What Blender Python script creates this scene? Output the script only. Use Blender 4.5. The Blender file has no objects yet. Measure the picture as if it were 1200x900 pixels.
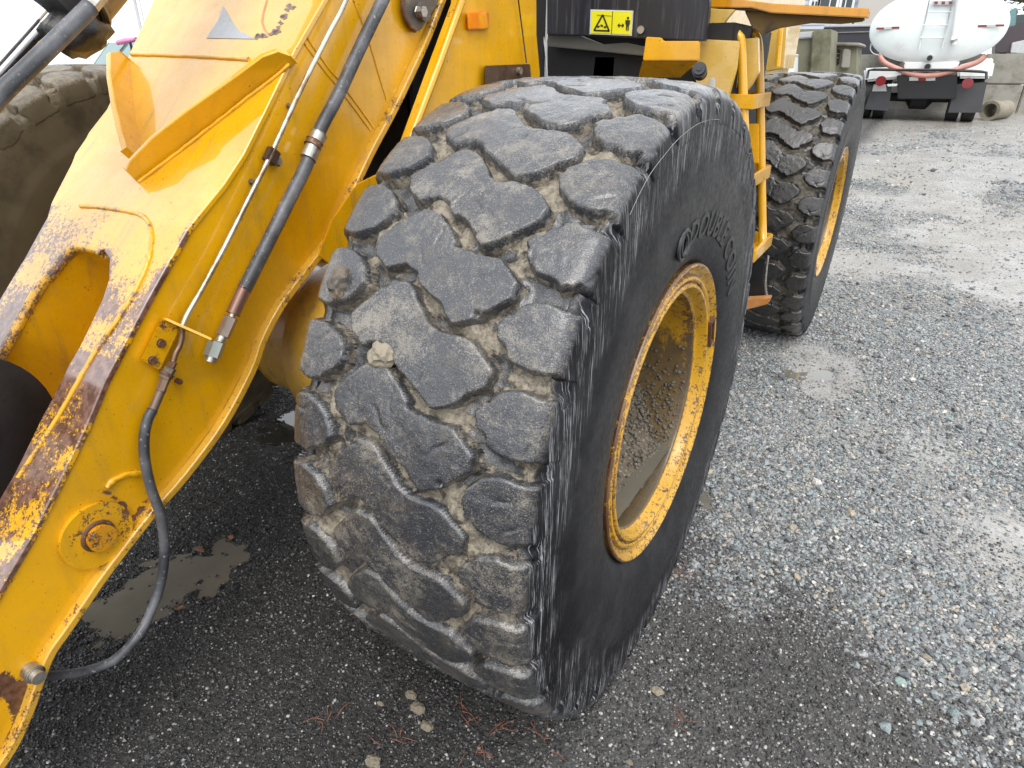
import bpy, bmesh, math, random
import numpy as np
from mathutils import Vector, Matrix
from mathutils.geometry import delaunay_2d_cdt
random.seed(7); rng = np.random.default_rng(7)
S = bpy.context.scene
COL = S.collection
# ------------------------------------------------------------------ camera
CX, CY, CZ, PITCH, YAW, ROLL, F = 0.6139, -1.3492, 1.4317, 0.4570, -0.5419, 0.0045, 755.48
_d = np.array([math.sin(YAW)*math.cos(PITCH), math.cos(YAW)*math.cos(PITCH), -math.sin(PITCH)])
_r0 = np.array([math.cos(YAW), -math.sin(YAW), 0.0]); _u0 = np.cross(_r0, _d)
_r = _r0*math.cos(ROLL)+_u0*math.sin(ROLL); _u = _u0*math.cos(ROLL)-_r0*math.sin(ROLL)
CAM = np.array([CX, CY, CZ])
cam = bpy.data.cameras.new('camera'); camo = bpy.data.objects.new('camera', cam); COL.objects.link(camo)
m3 = Matrix((_r, _u, -_d)).transposed().to_4x4(); m3.translation = Vector(CAM); camo.matrix_world = m3
cam.sensor_fit = 'HORIZONTAL'; cam.sensor_width = 36; cam.lens = F/1200*36; cam.clip_start = .02; cam.clip_end = 2000
S.camera = camo
# ------------------------------------------------------------------ light
SUN_EL, SUN_AZ = math.radians(58), math.radians(150)      # azimuth measured from +Y clockwise
w = bpy.data.worlds.new('World'); S.world = w; w.use_nodes = True
wn = w.node_tree; bg = wn.nodes['Background']
sky = wn.nodes.new('ShaderNodeTexSky'); sky.sky_type = 'NISHITA'; sky.sun_disc = False
sky.sun_elevation = SUN_EL; sky.sun_rotation = SUN_AZ; sky.air_density = 1.0; sky.dust_density = 4.0; sky.ozone_density = 1
hs = wn.nodes.new('ShaderNodeHueSaturation'); hs.inputs['Saturation'].default_value = .30; hs.inputs['Value'].default_value = 1.0
wn.links.new(sky.outputs[0], hs.inputs['Color']); mx = wn.nodes.new('ShaderNodeMix'); mx.data_type = 'RGBA'; mx.inputs[0].default_value = .62; mx.inputs[7].default_value = (9.0, 9.35, 9.8, 1)   # even cloud deck
wn.links.new(hs.outputs[0], mx.inputs[6]); wn.links.new(mx.outputs[2], bg.inputs['Color'])
bg.inputs['Strength'].default_value = .15
sl = bpy.data.lights.new('sun', 'SUN'); so = bpy.data.objects.new('sun', sl); COL.objects.link(so)
sl.energy = 1.1; sl.angle = math.radians(35); sl.color = (1, .97, .92)
dv = Vector((math.sin(SUN_AZ)*math.cos(SUN_EL), math.cos(SUN_AZ)*math.cos(SUN_EL), math.sin(SUN_EL)))
so.rotation_euler = dv.to_track_quat('Z', 'Y').to_euler()
S.view_settings.view_transform = 'Standard'; S.view_settings.look = 'None'
S.view_settings.exposure = 0.68; S.view_settings.gamma = 1
# ------------------------------------------------------------------ picking points of the place from the photo
def ray(x, y): return _d*F+_r*(x-600)-_u*(y-450)
def at_x(x, y, v): q = ray(x, y); return CAM+q*(v-CX)/q[0]
def at_y(x, y, v): q = ray(x, y); return CAM+q*(v-CY)/q[1]
def at_z(x, y, v): q = ray(x, y); return CAM+q*(v-CZ)/q[2]
def at_pl(x, y, P, n): q = ray(x, y); n = np.array(n); return CAM+q*(((np.array(P)-CAM)@n)/(q@n))
def proj(P):
    Q = np.asarray(P)-CAM; z = Q@_d
    return np.stack([600+F*(Q@_r)/z, 450-F*(Q@_u)/z, z], -1)
# ------------------------------------------------------------------ noise
def _hash(i, j, k, seed):
    h = (i.astype(np.int64)*374761393+j.astype(np.int64)*668265263+k.astype(np.int64)*2147483647+seed*974634777) & 0xffffffff
    h = ((h ^ (h >> 13))*1274126177) & 0xffffffff
    h = h ^ (h >> 16)
    return (h & 0xffffff)/float(0xffffff)
def vnoise(p, seed=0):
    p = np.asarray(p, float); i = np.floor(p).astype(np.int64); f = p-i; u = f*f*(3-2*f)
    r = 0
    for a in (0, 1):
        for b in (0, 1):
            for c in (0, 1):
                wgt = (u[:, 0] if a else 1-u[:, 0])*(u[:, 1] if b else 1-u[:, 1])*(u[:, 2] if c else 1-u[:, 2])
                r = r+wgt*_hash(i[:, 0]+a, i[:, 1]+b, i[:, 2]+c, seed)
    return r
def fbm(p, oct=4, seed=0):
    p = np.asarray(p, float); r = 0; a = .5; t = 0
    for o in range(oct): r = r+a*vnoise(p*(2**o), seed+o*17); t += a; a *= .5
    return r/t
def sstep(a, b, x): t = np.clip((x-a)/(b-a), 0, 1); return t*t*(3-2*t)
# ------------------------------------------------------------------ materials
class NT:
    def __init__(s, name):
        s.m = bpy.data.materials.new(name); s.m.use_nodes = True; s.t = s.m.node_tree; s.b = s.t.nodes['Principled BSDF']
        s._p = None
    def n(s, ty, **k):
        o = s.t.nodes.new(ty)
        for a, v in k.items(): setattr(o, a, v)
        return o
    def put(s, sock, v):
        if hasattr(v, 'links') or isinstance(v, bpy.types.NodeSocket): s.t.links.new(v, sock)
        elif isinstance(v, tuple) and sock.type == 'RGBA': sock.default_value = (*v[:3], 1)
        elif sock.type == 'RGBA' and not hasattr(v, '__len__'): sock.default_value = (v, v, v, 1)
        else: sock.default_value = v
    def pos(s):
        if s._p is None: s._p = s.n('ShaderNodeNewGeometry').outputs['Position']
        return s._p
    def obj(s): return s.n('ShaderNodeTexCoord').outputs['Object']
    def vmul(s, v, k):
        o = s.n('ShaderNodeVectorMath', operation='MULTIPLY'); s.put(o.inputs[0], v); o.inputs[1].default_value = k; return o.outputs[0]
    def noise(s, sc, det=4, ro=.55, vec=None, out='Fac', dist=0):
        o = s.n('ShaderNodeTexNoise'); o.inputs['Scale'].default_value = sc; o.inputs['Detail'].default_value = det
        o.inputs['Roughness'].default_value = ro; o.inputs['Distortion'].default_value = dist
        s.put(o.inputs['Vector'], vec if vec is not None else s.pos()); return o.outputs[0 if out == 'Fac' else 1]
    def voro(s, sc, vec=None, out='Distance', feature='F1', rnd=1):
        o = s.n('ShaderNodeTexVoronoi', feature=feature); o.inputs['Scale'].default_value = sc; o.inputs['Randomness'].default_value = rnd
        s.put(o.inputs['Vector'], vec if vec is not None else s.pos()); return o.outputs[out]
    def mr(s, v, a, b, c=0, d=1, smooth=True):
        o = s.n('ShaderNodeMapRange'); o.interpolation_type = 'SMOOTHSTEP' if smooth else 'LINEAR'
        s.put(o.inputs[0], v)
        for i, x in enumerate((a, b, c, d)): s.put(o.inputs[1+i], x)
        return o.outputs[0]
    def math(s, op, a, b=0.0, clamp=False):
        o = s.n('ShaderNodeMath', operation=op); o.use_clamp = clamp; s.put(o.inputs[0], a); s.put(o.inputs[1], b); return o.outputs[0]
    def mix(s, f, a, b, mode='MIX'):
        o = s.n('ShaderNodeMix', data_type='RGBA', blend_type=mode)
        s.put(o.inputs[0], f); s.put(o.inputs[6], a); s.put(o.inputs[7], b); return o.outputs[2]
    def attr(s, name, ty='GEOMETRY', out='Fac'):
        o = s.n('ShaderNodeAttribute', attribute_name=name, attribute_type=ty); return o.outputs[out]
    def bump(s, h, strength=.5, dist=.01, prev=None):
        o = s.n('ShaderNodeBump'); o.inputs['Strength'].default_value = strength; o.inputs['Distance'].default_value = dist
        s.put(o.inputs['Height'], h)
        if prev is not None: s.put(o.inputs['Normal'], prev)
        return o.outputs[0]
    def set(s, **k):
        nm = dict(col='Base Color', ro='Roughness', met='Metallic', nor='Normal', coat='Coat Weight', coatro='Coat Roughness', spec='Specular IOR Level', tr='Transmission Weight', ior='IOR', al='Alpha', em='Emission Color', ems='Emission Strength')
        for a, v in k.items(): s.put(s.b.inputs[nm[a]], v)
        return s.m
def simple(name, col, ro=.5, met=0, var=.25, sc=30, bump=.0, bsc=200, coat=0, dirt=None, dsc=6, dlo=.5, dhi=.7):
    t = NT(name); n = t.noise(sc, 4)
    c = t.mix(n, tuple(x*(1-var) for x in col), tuple(min(1, x*(1+var)) for x in col))
    if dirt: c = t.mix(t.mr(t.noise(dsc, 6, .65), dlo, dhi), c, dirt)
    k = dict(col=c, ro=t.mr(n, .2, .8, max(.02, ro-.1), min(1, ro+.1)), met=met, coat=coat)
    if bump: k['nor'] = t.bump(t.noise(bsc, 3), bump, .004)
    return t.set(**k)

def paint(name, base=(.70, .352, .003), grime=.25, wearamt=1.0, coat=.6, coatro=.05, dark=(.30, .19, .03), rustc=(.085, .036, .018), primer=None, fine=False, cior=1.5, film=.24):
    t = NT(name)
    n1 = t.noise(5, 5); n2 = t.noise(95 if fine else 38, 5, .7); n3 = t.noise(150, 3); t.b.inputs['Coat IOR'].default_value = cior
    c = t.mix(t.mr(n1, .3, .7), tuple(x*.90 for x in base), tuple(min(1, x*1.08) for x in base))
    c = t.mix(t.mr(t.noise(11, 6, .7), .50, .78, 0, film), c, (.24, .145, .045))
    # film of road grime running down
    st = t.noise(1, 5, .6, t.vmul(t.pos(), (26, 26, 3)))
    c = t.mix(t.math('MULTIPLY', t.mr(st, .48, .8), grime), c, dark)
    if fine:    # brown runs down the slope of the arm
        vr = t.n('ShaderNodeVectorRotate', rotation_type='X_AXIS'); t.put(vr.inputs['Vector'], t.pos()); vr.inputs['Angle'].default_value = math.radians(45)
        rn = t.noise(1, 5, .65, t.vmul(vr.outputs[0], (42, 42, 3.2)), dist=.4)
        c = t.mix(t.math('MULTIPLY', t.mr(rn, .50, .72), t.mr(n1, .35, .65, .05, .55)), c, (.26, .155, .06))
    # specks of rust and stone chips
    sp = t.math('MULTIPLY', t.mr(t.noise(170, 2, .5), .66, .72), t.mr(n2, .42, .62))
    c = t.mix(t.math('MULTIPLY', sp, .8), c, rustc)
    # wear: chipped to primer / rust, amount read from the mesh
    wv = t.math('MULTIPLY', t.attr('wear'), t.mr(t.noise(8, 4, .6), .34, .64, .45, 1.2)); wn_ = t.math('ADD', t.math('MULTIPLY', n2, .55), t.math('MULTIPLY', t.noise(210, 4, .7), .45))
    wm = t.mr(t.math('ADD', wn_, t.math('MULTIPLY', wv, .55*wearamt)), .66, .72)
    wc = t.mix(t.mr(t.noise(60, 4), .35, .65), rustc, primer or (.16, .075, .045))
    c = t.mix(wm, c, wc)
    ro = t.mr(t.noise(22, 4), .3, .7, .22, .42)
    h = t.math('ADD', t.math('MULTIPLY', wm, -.6), t.math('MULTIPLY', t.noise(60, 3), .22))
    # hairline scratches
    scr = t.mr(t.noise(1, 3, .6, t.vmul(t.pos(), (30, 420, 60)), dist=.3), .70, .74)
    c = t.mix(t.math('MULTIPLY', scr, t.mr(t.noise(4, 3), .5, .7, 0, .5)), c, tuple(x*.45 for x in base))
    return t.set(col=c, ro=ro, coat=coat, coatro=t.mr(wm, 0, 1, coatro, coatro+.12), nor=t.bump(h, .10 if fine else .2, .003))

PAINT = paint('yellow_paint')
PAINTD = paint('yellow_paint_dirty', grime=.75, dark=(.20, .13, .05))
TOPP = paint('yellow_paint_wet_top', grime=.0, coat=1.0, coatro=.03, primer=(.20, .10, .07), fine=True, cior=1.62, film=.22)
ORNG = paint('orange_yellow_paint', base=(.60, .26, .005), grime=.5, dark=(.2, .09, .02))
CREAM = paint('faded_yellow_paint', base=(.62, .40, .09), grime=.25, dark=(.36, .24, .08))
RIMP = paint('yellow_rim_paint', base=(.60, .31, .012), grime=.6, dark=(.17, .10, .035), coat=.3, coatro=.15)
RUST = simple('rusty_steel', (.12, .055, .03), .6, .2, .5, 60, .4, 150, dirt=(.30, .2, .12), dsc=40, dlo=.55, dhi=.75)
STEEL = simple('zinc_steel', (.42, .40, .36), .35, .8, .3, 40, .2, 120, dirt=(.2, .13, .08), dsc=30, dlo=.5, dhi=.7)
TUBE = simple('bare_tube_steel', (.55, .50, .40), .3, .7, .25, 12, 0, dirt=(.24, .15, .09), dsc=9, dlo=.45, dhi=.65)
DIRTST = simple('dirty_steel', (.10, .085, .07), .6, .2, .5, 20, .3, 90, dirt=(.22, .17, .11), dsc=14)
BLACK = simple('black_paint', (.012, .012, .013), .4, 0, .4, 20, 0)
BLACKF = simple('dark_void_steel', (.012, .011, .011), .75, 0, .4, 20, 0)
PANEL = NT('black_panel')
_st = PANEL.noise(1, 5, .6, PANEL.vmul(PANEL.pos(), (90, 90, 4)))
PANEL = PANEL.set(col=PANEL.mix(PANEL.mr(_st, .5, .85), (.012, .012, .016), (.10, .10, .11)), ro=.35)
def hosemat():
    t = NT('rubber_hose'); n = t.noise(120, 3); m = t.noise(9, 4)
    c = t.mix(t.mr(m, .35, .7), (.035, .037, .042), (.14, .14, .15))
    return t.set(col=t.mix(t.mr(n, .6, .75), c, (.25, .24, .22)), ro=.42, nor=t.bump(t.noise(300, 2), .3, .002))
HOSE = hosemat()
def chrome():
    t = NT('chromed_rod'); return t.set(col=(.86, .87, .88), met=1.0, ro=t.mr(t.noise(40, 4), .3, .7, .04, .1))
CHROME = chrome()
WHITE = simple('white_paint', (.78, .80, .79), .35, 0, .04, 3, 0, coat=.3, dirt=(.55, .55, .5), dsc=2, dlo=.6, dhi=.85)
LTGREY = simple('grey_aluminium', (.5, .5, .5), .45, .3, .2, 8)
RED = simple('red_lens', (.20, .006, .010), .3, 0, .1, 5, coat=.5)
ORLENS = simple('orange_lens', (.85, .24, .005), .15, 0, .06, 60, coat=.7)
PINKH = simple('salmon_hose', (.52, .25, .20), .5, 0, .3, 8)
def concrete(name, col, d):
    return simple(name, col, .85, 0, .2, 4, .5, 60, dirt=d, dsc=2.5, dlo=.45, dhi=.7)
CONC = concrete('grey_concrete', (.30, .285, .25), (.18, .165, .13)); CONCG = concrete('mossy_concrete', (.19, .185, .125), (.09, .088, .05))
GLASS = NT('dark_glass'); GLASS = GLASS.set(col=(.02, .035, .035), ro=.06, coat=.5)
CLOTH = simple('white_canvas', (.80, .78, .80), .8, 0, .04, 2)
FLAP = simple('rubber_flap', (.05, .05, .055), .5, 0, .35, 5)

def tyremat(name, top1, top2, mudc1, mudc2, dust, wet, swc=(.006, .006, .008), streak=.5, film=.4, coat=0, filmc=(.045, .044, .043)):
    t = NT(name)
    mud = t.attr('mud'); sw = t.attr('sw')
    n1 = t.noise(9, 5, .6); n2 = t.noise(75, 5, .7); n3 = t.noise(420, 2, .6)
    # lug tops: rubber under a film of silt with specks
    f = t.math('ADD', t.math('MULTIPLY', n2, .6), t.math('MULTIPLY', n3, .4)); n4 = t.noise(24, 5, .7)
    f = t.math('ADD', f, t.math('MULTIPLY', t.math('SUBTRACT', n4, .5), .55))
    c = t.mix(t.mr(t.math('ADD', f, t.math('MULTIPLY', t.math('SUBTRACT', n1, .5), .6)), .49-dust, .76-dust), top1, top2)
    spk = t.mr(t.math('ADD', t.noise(380, 3, .7), t.math('MULTIPLY', t.math('SUBTRACT', n1, .5), .25)), .55, .66)
    c = t.mix(t.math('MULTIPLY', spk, .65), c, tuple(x*.85 for x in mudc2)); c = t.mix(t.mr(t.noise(48, 6, .75), .60, .70), c, tuple(x*.45 for x in top1))
    c = t.mix(t.mr(t.math('ADD', t.noise(17, 5, .7), t.math('MULTIPLY', t.math('SUBTRACT', n2, .5), .35)),   .52, .68, 0, .38), c, tuple(x*.85 for x in mudc1))
    cut = t.mr(t.voro(24, feature='DISTANCE_TO_EDGE', vec=t.noise(14, 2, .5, out='Color')), .0, .03)
    # mud in the grooves
    mc = t.mix(t.mr(n2, .3, .7), mudc1, mudc2)
    mc = t.mix(t.mr(t.noise(34, 5, .7), .50, .66), mc, tuple(x*.42 for x in mudc1))
    mm = t.mr(t.math('ADD', mud, t.math('MULTIPLY', t.math('SUBTRACT', n2, .5), .9)), .42, .62)
    c = t.mix(mm, c, mc)
    # sidewall: black rubber, scuffed with upright scratches
    s1 = t.noise(1, 4, .75, t.vmul(t.pos(), (50, 430, 12))); s2 = t.noise(1, 3, .6, t.vmul(t.pos(), (8, 40, 5)))
    s3 = t.noise(1, 3, .6, t.vmul(t.pos(), (40, 160, 9)))
    up = t.attr('scuff')
    sm = t.math('MULTIPLY', t.mr(t.math('ADD', t.math('MULTIPLY', s1, .75), t.math('MULTIPLY', s2, .35)), .57, .67), up, clamp=True)
    sc = t.mix(t.mr(n1, .3, .7), swc, tuple(x*2.2 for x in swc))
    zone = t.math('SUBTRACT', 1.0, up, clamp=True)
    sc = t.mix(t.math('MULTIPLY', t.math('ADD', t.mr(t.noise(9, 5, .7), .42, .7), zone), film, clamp=True), sc, filmc)
    band = t.attr('band'); sc = t.mix(t.math('MULTIPLY', t.math('MULTIPLY', sm, streak), t.mr(t.math('ADD', band, t.math('MULTIPLY', t.math('SUBTRACT', n1, .5), 2.0)), .35, .95)), sc, (.30, .30, .31))
    c = t.mix(sw, c, sc)
    ro = t.mix(mm, t.mr(n1, .3, .7, wet, wet+.22), t.mr(n2, .35, .7, .40, .8)); ro = t.mix(sw, ro, t.mr(n2, .3, .7, .30, .5))
    hh = t.math('ADD', t.math('MULTIPLY', n2, .5), t.math('MULTIPLY', n3, .35))
    hh = t.math('ADD', hh, t.math('MULTIPLY', mm, t.noise(110, 4, .7)))
    hs_ = t.math('ADD', t.math('MULTIPLY', s3, t.math('MULTIPLY', up, .35*streak)), t.math('MULTIPLY', n3, .06))
    h = t.math('ADD', t.math('MULTIPLY', hh, t.math('SUBTRACT', 1.0, sw)), t.math('MULTIPLY', hs_, sw))
    bn = t.bump(h, .75, .006); t.put(t.b.inputs['Coat Normal'], t.bump(h, .22, .006))
    return t.set(col=c, ro=ro, nor=bn, coat=t.math('MULTIPLY', t.math('MULTIPLY', t.math('SUBTRACT', 1.0, mm), t.math('SUBTRACT', 1.0, sw)), coat), coatro=.22, spec=t.mix(sw, .5, .14))
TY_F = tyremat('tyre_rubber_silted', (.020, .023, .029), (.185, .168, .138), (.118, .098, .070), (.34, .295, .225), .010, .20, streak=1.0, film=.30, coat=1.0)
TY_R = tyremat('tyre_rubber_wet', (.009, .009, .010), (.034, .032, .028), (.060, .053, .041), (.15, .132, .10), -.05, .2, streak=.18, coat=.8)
TY_L = tyremat('tyre_rubber_caked', (.09, .075, .05), (.20, .16, .10), (.12, .09, .055), (.24, .19, .12), .08, .3, swc=(.05, .040, .025), streak=.0, film=.9, filmc=(.09, .07, .042))
MUDM = simple('dried_mud', (.17, .145, .105), .85, 0, .35, 90, .8, 120)
STONE = simple('tan_stone', (.25, .215, .16), .8, 0, .25, 40, .8, 90)

# ------------------------------------------------------------------ object helpers
def tag(o, label=None, cat=None, group=None, kind=None):
    if label: o['label'] = label
    if cat: o['category'] = cat
    if group: o['group'] = group
    if kind: o['kind'] = kind
    return o
def link(name, me, mat=None, parent=None):
    if mat is not None and len(me.materials) == 0: me.materials.append(mat)
    o = bpy.data.objects.new(name, me); COL.objects.link(o)
    if parent is not None:
        o.parent = parent
        if parent.parent is None: o.location = -parent.location if parent.type == 'EMPTY' else (0, 0, 0)
    return o
def thing(name, loc, label, cat, group=None):
    o = bpy.data.objects.new(name, None); COL.objects.link(o); o.location = loc; o.empty_display_size = .2
    return tag(o, label, cat, group)
def mesh(name, V, Fc, mat=None, parent=None, smooth=None, attrs=None):
    me = bpy.data.meshes.new(name); me.from_pydata([tuple(map(float, v)) for v in V], [], [tuple(map(int, f)) for f in Fc]); me.update()
    if smooth is not None:
        for p in me.polygons: p.use_smooth = True
        if smooth < 3: me.set_sharp_from_angle(angle=smooth)
    for k, a in (attrs or {}).items():
        at = me.attributes.new(k, 'FLOAT', 'POINT'); at.data.foreach_set('value', np.asarray(a, np.float32))
    return link(name, me, mat, parent)
def gridmesh(P, closed_u=False, closed_v=False):
    nu, nv = P.shape[:2]
    iu = np.arange(nu if closed_u else nu-1); iv = np.arange(nv if closed_v else nv-1)
    a, b = np.meshgrid(iu, iv, indexing='ij'); a2 = (a+1) % nu; b2 = (b+1) % nv
    return P.reshape(-1, 3), np.stack([a*nv+b, a2*nv+b, a2*nv+b2, a*nv+b2], -1).reshape(-1, 4)
class MB:
    """collects simple shapes for ONE mesh"""
    def __init__(s): s.V = []; s.F = []
    def add(s, V, Fc):
        k = len(s.V); s.V += [tuple(v) for v in V]; s.F += [tuple(int(i)+k for i in f) for f in Fc]; return s
    def box(s, c, size, ax=None):
        c = np.array(c, float); h = np.array(size, float)/2
        A = np.eye(3) if ax is None else np.array(ax, float)
        V = [c+A[0]*h[0]*i+A[1]*h[1]*j+A[2]*h[2]*k for i in (-1, 1) for j in (-1, 1) for k in (-1, 1)]
        return s.add(V, [(0, 1, 3, 2), (4, 6, 7, 5), (0, 4, 5, 1), (2, 3, 7, 6), (0, 2, 6, 4), (1, 5, 7, 3)])
    def hexa(s, a, b):
        """prism between two equal loops"""
        n = len(a); V = list(a)+list(b)
        return s.add(V, [tuple(range(n))[::-1], tuple(range(n, 2*n))]+[(i, (i+1) % n, n+(i+1) % n, n+i) for i in range(n)])
    def tube(s, pts, rad, n=12, cap=True, sub=0):
        P = np.array(pts, float)
        if sub: P = spline(P, sub)
        R = np.broadcast_to(np.array(rad, float), (len(P),)) if np.ndim(rad) <= 1 and np.size(rad) in (1, len(P)) else np.interp(np.linspace(0, 1, len(P)), np.linspace(0, 1, len(rad)), rad)
        T = np.gradient(P, axis=0); T /= np.linalg.norm(T, axis=1)[:, None]+1e-12
        ref = np.array([0, 0, 1.]) if abs(T[0][2]) < .9 else np.array([1., 0, 0])
        nrm = np.cross(T[0], ref); nrm /= np.linalg.norm(nrm); G = []
        ang = np.linspace(0, 2*math.pi, n, endpoint=False)
        for i in range(len(P)):
            nrm = nrm-T[i]*(nrm@T[i]); nrm /= np.linalg.norm(nrm); bn = np.cross(T[i], nrm)
            G.append(P[i]+R[i]*(np.cos(ang)[:, None]*nrm+np.sin(ang)[:, None]*bn))
        V, Fc = gridmesh(np.array(G), False, True); Fc = [tuple(f) for f in Fc]
        if cap: Fc += [tuple(range(n))[::-1], tuple((len(P)-1)*n+i for i in range(n))]
        return s.add(V, Fc)
    def cyl(s, a, b, r, n=20, r2=None): return s.tube([a, b], [r, r if r2 is None else r2], n)
    def hexnut(s, a, b, r): return s.tube([a, b], r, 6)
    def build(s, name, mat, parent=None, smooth=.6, bevel=0):
        o = mesh(name, s.V, s.F, mat, parent, smooth)
        if bevel:
            bm = bmesh.new(); bm.from_mesh(o.data)
            E_ = [e for e in bm.edges if len(e.link_faces) == 2 and e.calc_face_angle(0) > .6]
            bmesh.ops.bevel(bm, geom=E_, offset=bevel, segments=2, affect='EDGES', clamp_overlap=True)
            bm.to_mesh(o.data); bm.free()
            for p in o.data.polygons: p.use_smooth = True
            o.data.set_sharp_from_angle(angle=.6)
        return o
def spline(P, sub):
    P = np.array(P, float); n = len(P); Q = np.vstack([2*P[0]-P[1], P, 2*P[-1]-P[-2]]); out = []
    for i in range(n-1):
        p0, p1, p2, p3 = Q[i:i+4]
        for t in np.linspace(0, 1, sub, endpoint=False):
            out.append(.5*((2*p1)+(-p0+p2)*t+(2*p0-5*p1+4*p2-p3)*t*t+(-p0+3*p1-3*p2+p3)*t**3))
    out.append(P[-1]); return np.array(out)
def inside(P, poly):
    P = np.asarray(P); x, y = P[:, 0], P[:, 1]; r = np.zeros(len(P), bool); poly = np.asarray(poly); j = len(poly)-1
    for i in range(len(poly)):
        xi, yi = poly[i]; xj, yj = poly[j]
        c = ((yi > y) != (yj > y)) & (x < (xj-xi)*(y-yi)/(yj-yi+1e-15)+xi); r ^= c; j = i
    return r
def sdf(P, poly):
    P = np.asarray(P); d = np.full(len(P), 1e9); poly = np.asarray(poly); n = len(poly)
    for i in range(n):
        a, b = poly[i], poly[(i+1) % n]; ab = b-a; t = np.clip(((P-a)@ab)/(ab@ab+1e-15), 0, 1)
        d = np.minimum(d, np.linalg.norm(P-(a+t[:, None]*ab), axis=1))
    return np.where(inside(P, poly), -d, d)
def resample(poly, step):
    out = []; poly = np.asarray(poly, float)
    for i in range(len(poly)):
        a, b = poly[i], poly[(i+1) % len(poly)]; k = max(1, int(np.ceil(np.linalg.norm(b-a)/step)))
        out += [a+(b-a)*t/k for t in range(k)]
    return np.array(out)
def plate(name, outline, to3, nor, thick, mat, parent=None, holes=(), step=.03, wear=None, jitter=0, smooth=.5, edge=.0025):
    """sheet of real thickness: outline (2-D) mapped by to3(uv)->xyz, thickness along -nor(uv); small chamfer; wear(uv, edge distance)->0..1"""
    loops = [resample(outline, step)]+[resample(h, step) for h in holes]
    o = np.asarray(outline); lo, hi = o.min(0), o.max(0)
    g = np.stack(np.meshgrid(np.arange(lo[0], hi[0], step), np.arange(lo[1], hi[1], step), indexing='ij'), -1).reshape(-1, 2)+rng.uniform(-.2, .2, 2)*step
    de = sdf(g, outline); keep = de < -step*.45
    for h in holes: keep &= sdf(g, h) > step*.45
    pts = []; edges = []
    for L in loops:
        k = len(pts); pts += [tuple(p) for p in L]; edges += [(k+i, k+(i+1) % len(L)) for i in range(len(L))]
    nb = len(pts); pts += [tuple(p) for p in g[keep]]
    vo, eo, fo, *_ = delaunay_2d_cdt([Vector(p) for p in pts], edges, [], 0, 1e-6)
    UV = np.array([tuple(v) for v in vo]); tri = np.array([f for f in fo if len(f) == 3])
    cen = UV[tri].mean(1); ok = inside(cen, outline)
    for h in holes: ok &= ~inside(cen, h)
    tri = tri[ok]
    ar = np.cross(UV[tri[:, 1]]-UV[tri[:, 0]], UV[tri[:, 2]]-UV[tri[:, 0]]); tri[ar < 0] = tri[ar < 0][:, ::-1]
    A = to3(UV); Nn = nor(UV)
    n = len(UV); B = A-Nn*thick
    # orientation
    t0 = tri[0]; fn = np.cross(A[t0[1]]-A[t0[0]], A[t0[2]]-A[t0[0]])
    if fn@Nn[t0[0]] < 0: tri = tri[:, ::-1]
    Fc = [tuple(f) for f in tri]+[tuple(f[::-1]+n) for f in tri]
    cnt = {}
    for f in tri:
        for a, b in ((f[0], f[1]), (f[1], f[2]), (f[2], f[0])): cnt[(a, b)] = 1
    bd = [(a, b) for (a, b) in cnt if (b, a) not in cnt]
    Fc += [(b, a, a+n, b+n) for a, b in bd]
    dd = -sdf(UV, outline)
    for h in holes: dd = np.minimum(dd, sdf(UV, h))
    wv = wear(UV, dd) if wear else np.zeros(n)
    if jitter: A = A+Nn*(vnoise(A*9, 5)[:, None]-.5)*jitter
    ob = mesh(name, np.vstack([A, B]), Fc, mat, parent, smooth, dict(wear=np.concatenate([wv, wv])))
    if edge:
        md = ob.modifiers.new('edge', 'BEVEL'); md.width = edge; md.segments = 2; md.limit_method = 'ANGLE'; md.angle_limit = .9
    return ob
def const_n(v): v = np.array(v, float); v /= np.linalg.norm(v); return lambda UV: np.tile(v, (len(UV), 1))

# ================================================================== GROUND
PUD = [(-1.06, -.58, .15, .27, -.1, 3, 'M', 'murky grey puddle under the lifting arm beside the hanging hose'), (-1.53, .36, .14, .26, .3, 5, 'C', 'bright reflecting puddle behind the axle, between arm and front tyre'),
       (.17, .70, .08, .13, .3, 8, 'M', 'shallow brown puddle beside the rim of the front tyre'), (.36, 2.05, .22, .09, .5, 11, 'M', 'small tan puddle in front of the rear tyre')]
def gz0(x, y):
    x = np.asarray(x, float); y = np.asarray(y, float); return np.minimum(np.where(y > 5.5, (y-5.5)*.0258, 0.0), .0258*22)
def gz(x, y):
    x = np.asarray(x, float); y = np.asarray(y, float)
    base = np.where(y > 5.5, (y-5.5)*.0258, 0.0); base = np.minimum(base, .0258*22)
    p = np.stack([x, y, 0*x], -1).reshape(-1, 3)
    fade = sstep(-.1, .6, np.abs(y)) if False else 1.0
    b = (fbm(p*1.3, 3, 3)-.5)*.035+(fbm(p*7, 3, 9)-.5)*.012
    z = base+b.reshape(x.shape)
    n = (fbm(p*9, 4, 41).reshape(x.shape)-.5); n5 = fbm(p*38, 3, 43).reshape(x.shape)-.5
    for (px, py, rx, ry, rot, *_) in PUD:
        c, s_ = math.cos(rot), math.sin(rot); u = ((x-px)*c+(y-py)*s_)/rx; v = (-(x-px)*s_+(y-py)*c)/ry; e = np.hypot(u, v)+n*.9
        k = 1-sstep(.55, 1.45, e); z = z*(1-k)+(base-.019+n*.026+n5*.046)*k
    return z
def lightmask(x, y):
    """1 where pale crushed gravel lies, 0 where dark fine grit lies"""
    x = np.asarray(x, float); y = np.asarray(y, float)
    p = np.stack([x, y, 0*x], -1).reshape(-1, 3); n = (fbm(p*2.2, 4, 21)-.5).reshape(x.shape)
    lim = .46-.34*sstep(.5, 1.6, x)
    a = sstep(-.34, .26, y-lim+n*1.1)*sstep(-.30, .15, x+n*.3+.25*sstep(.5, 2.2, y))
    return a
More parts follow.
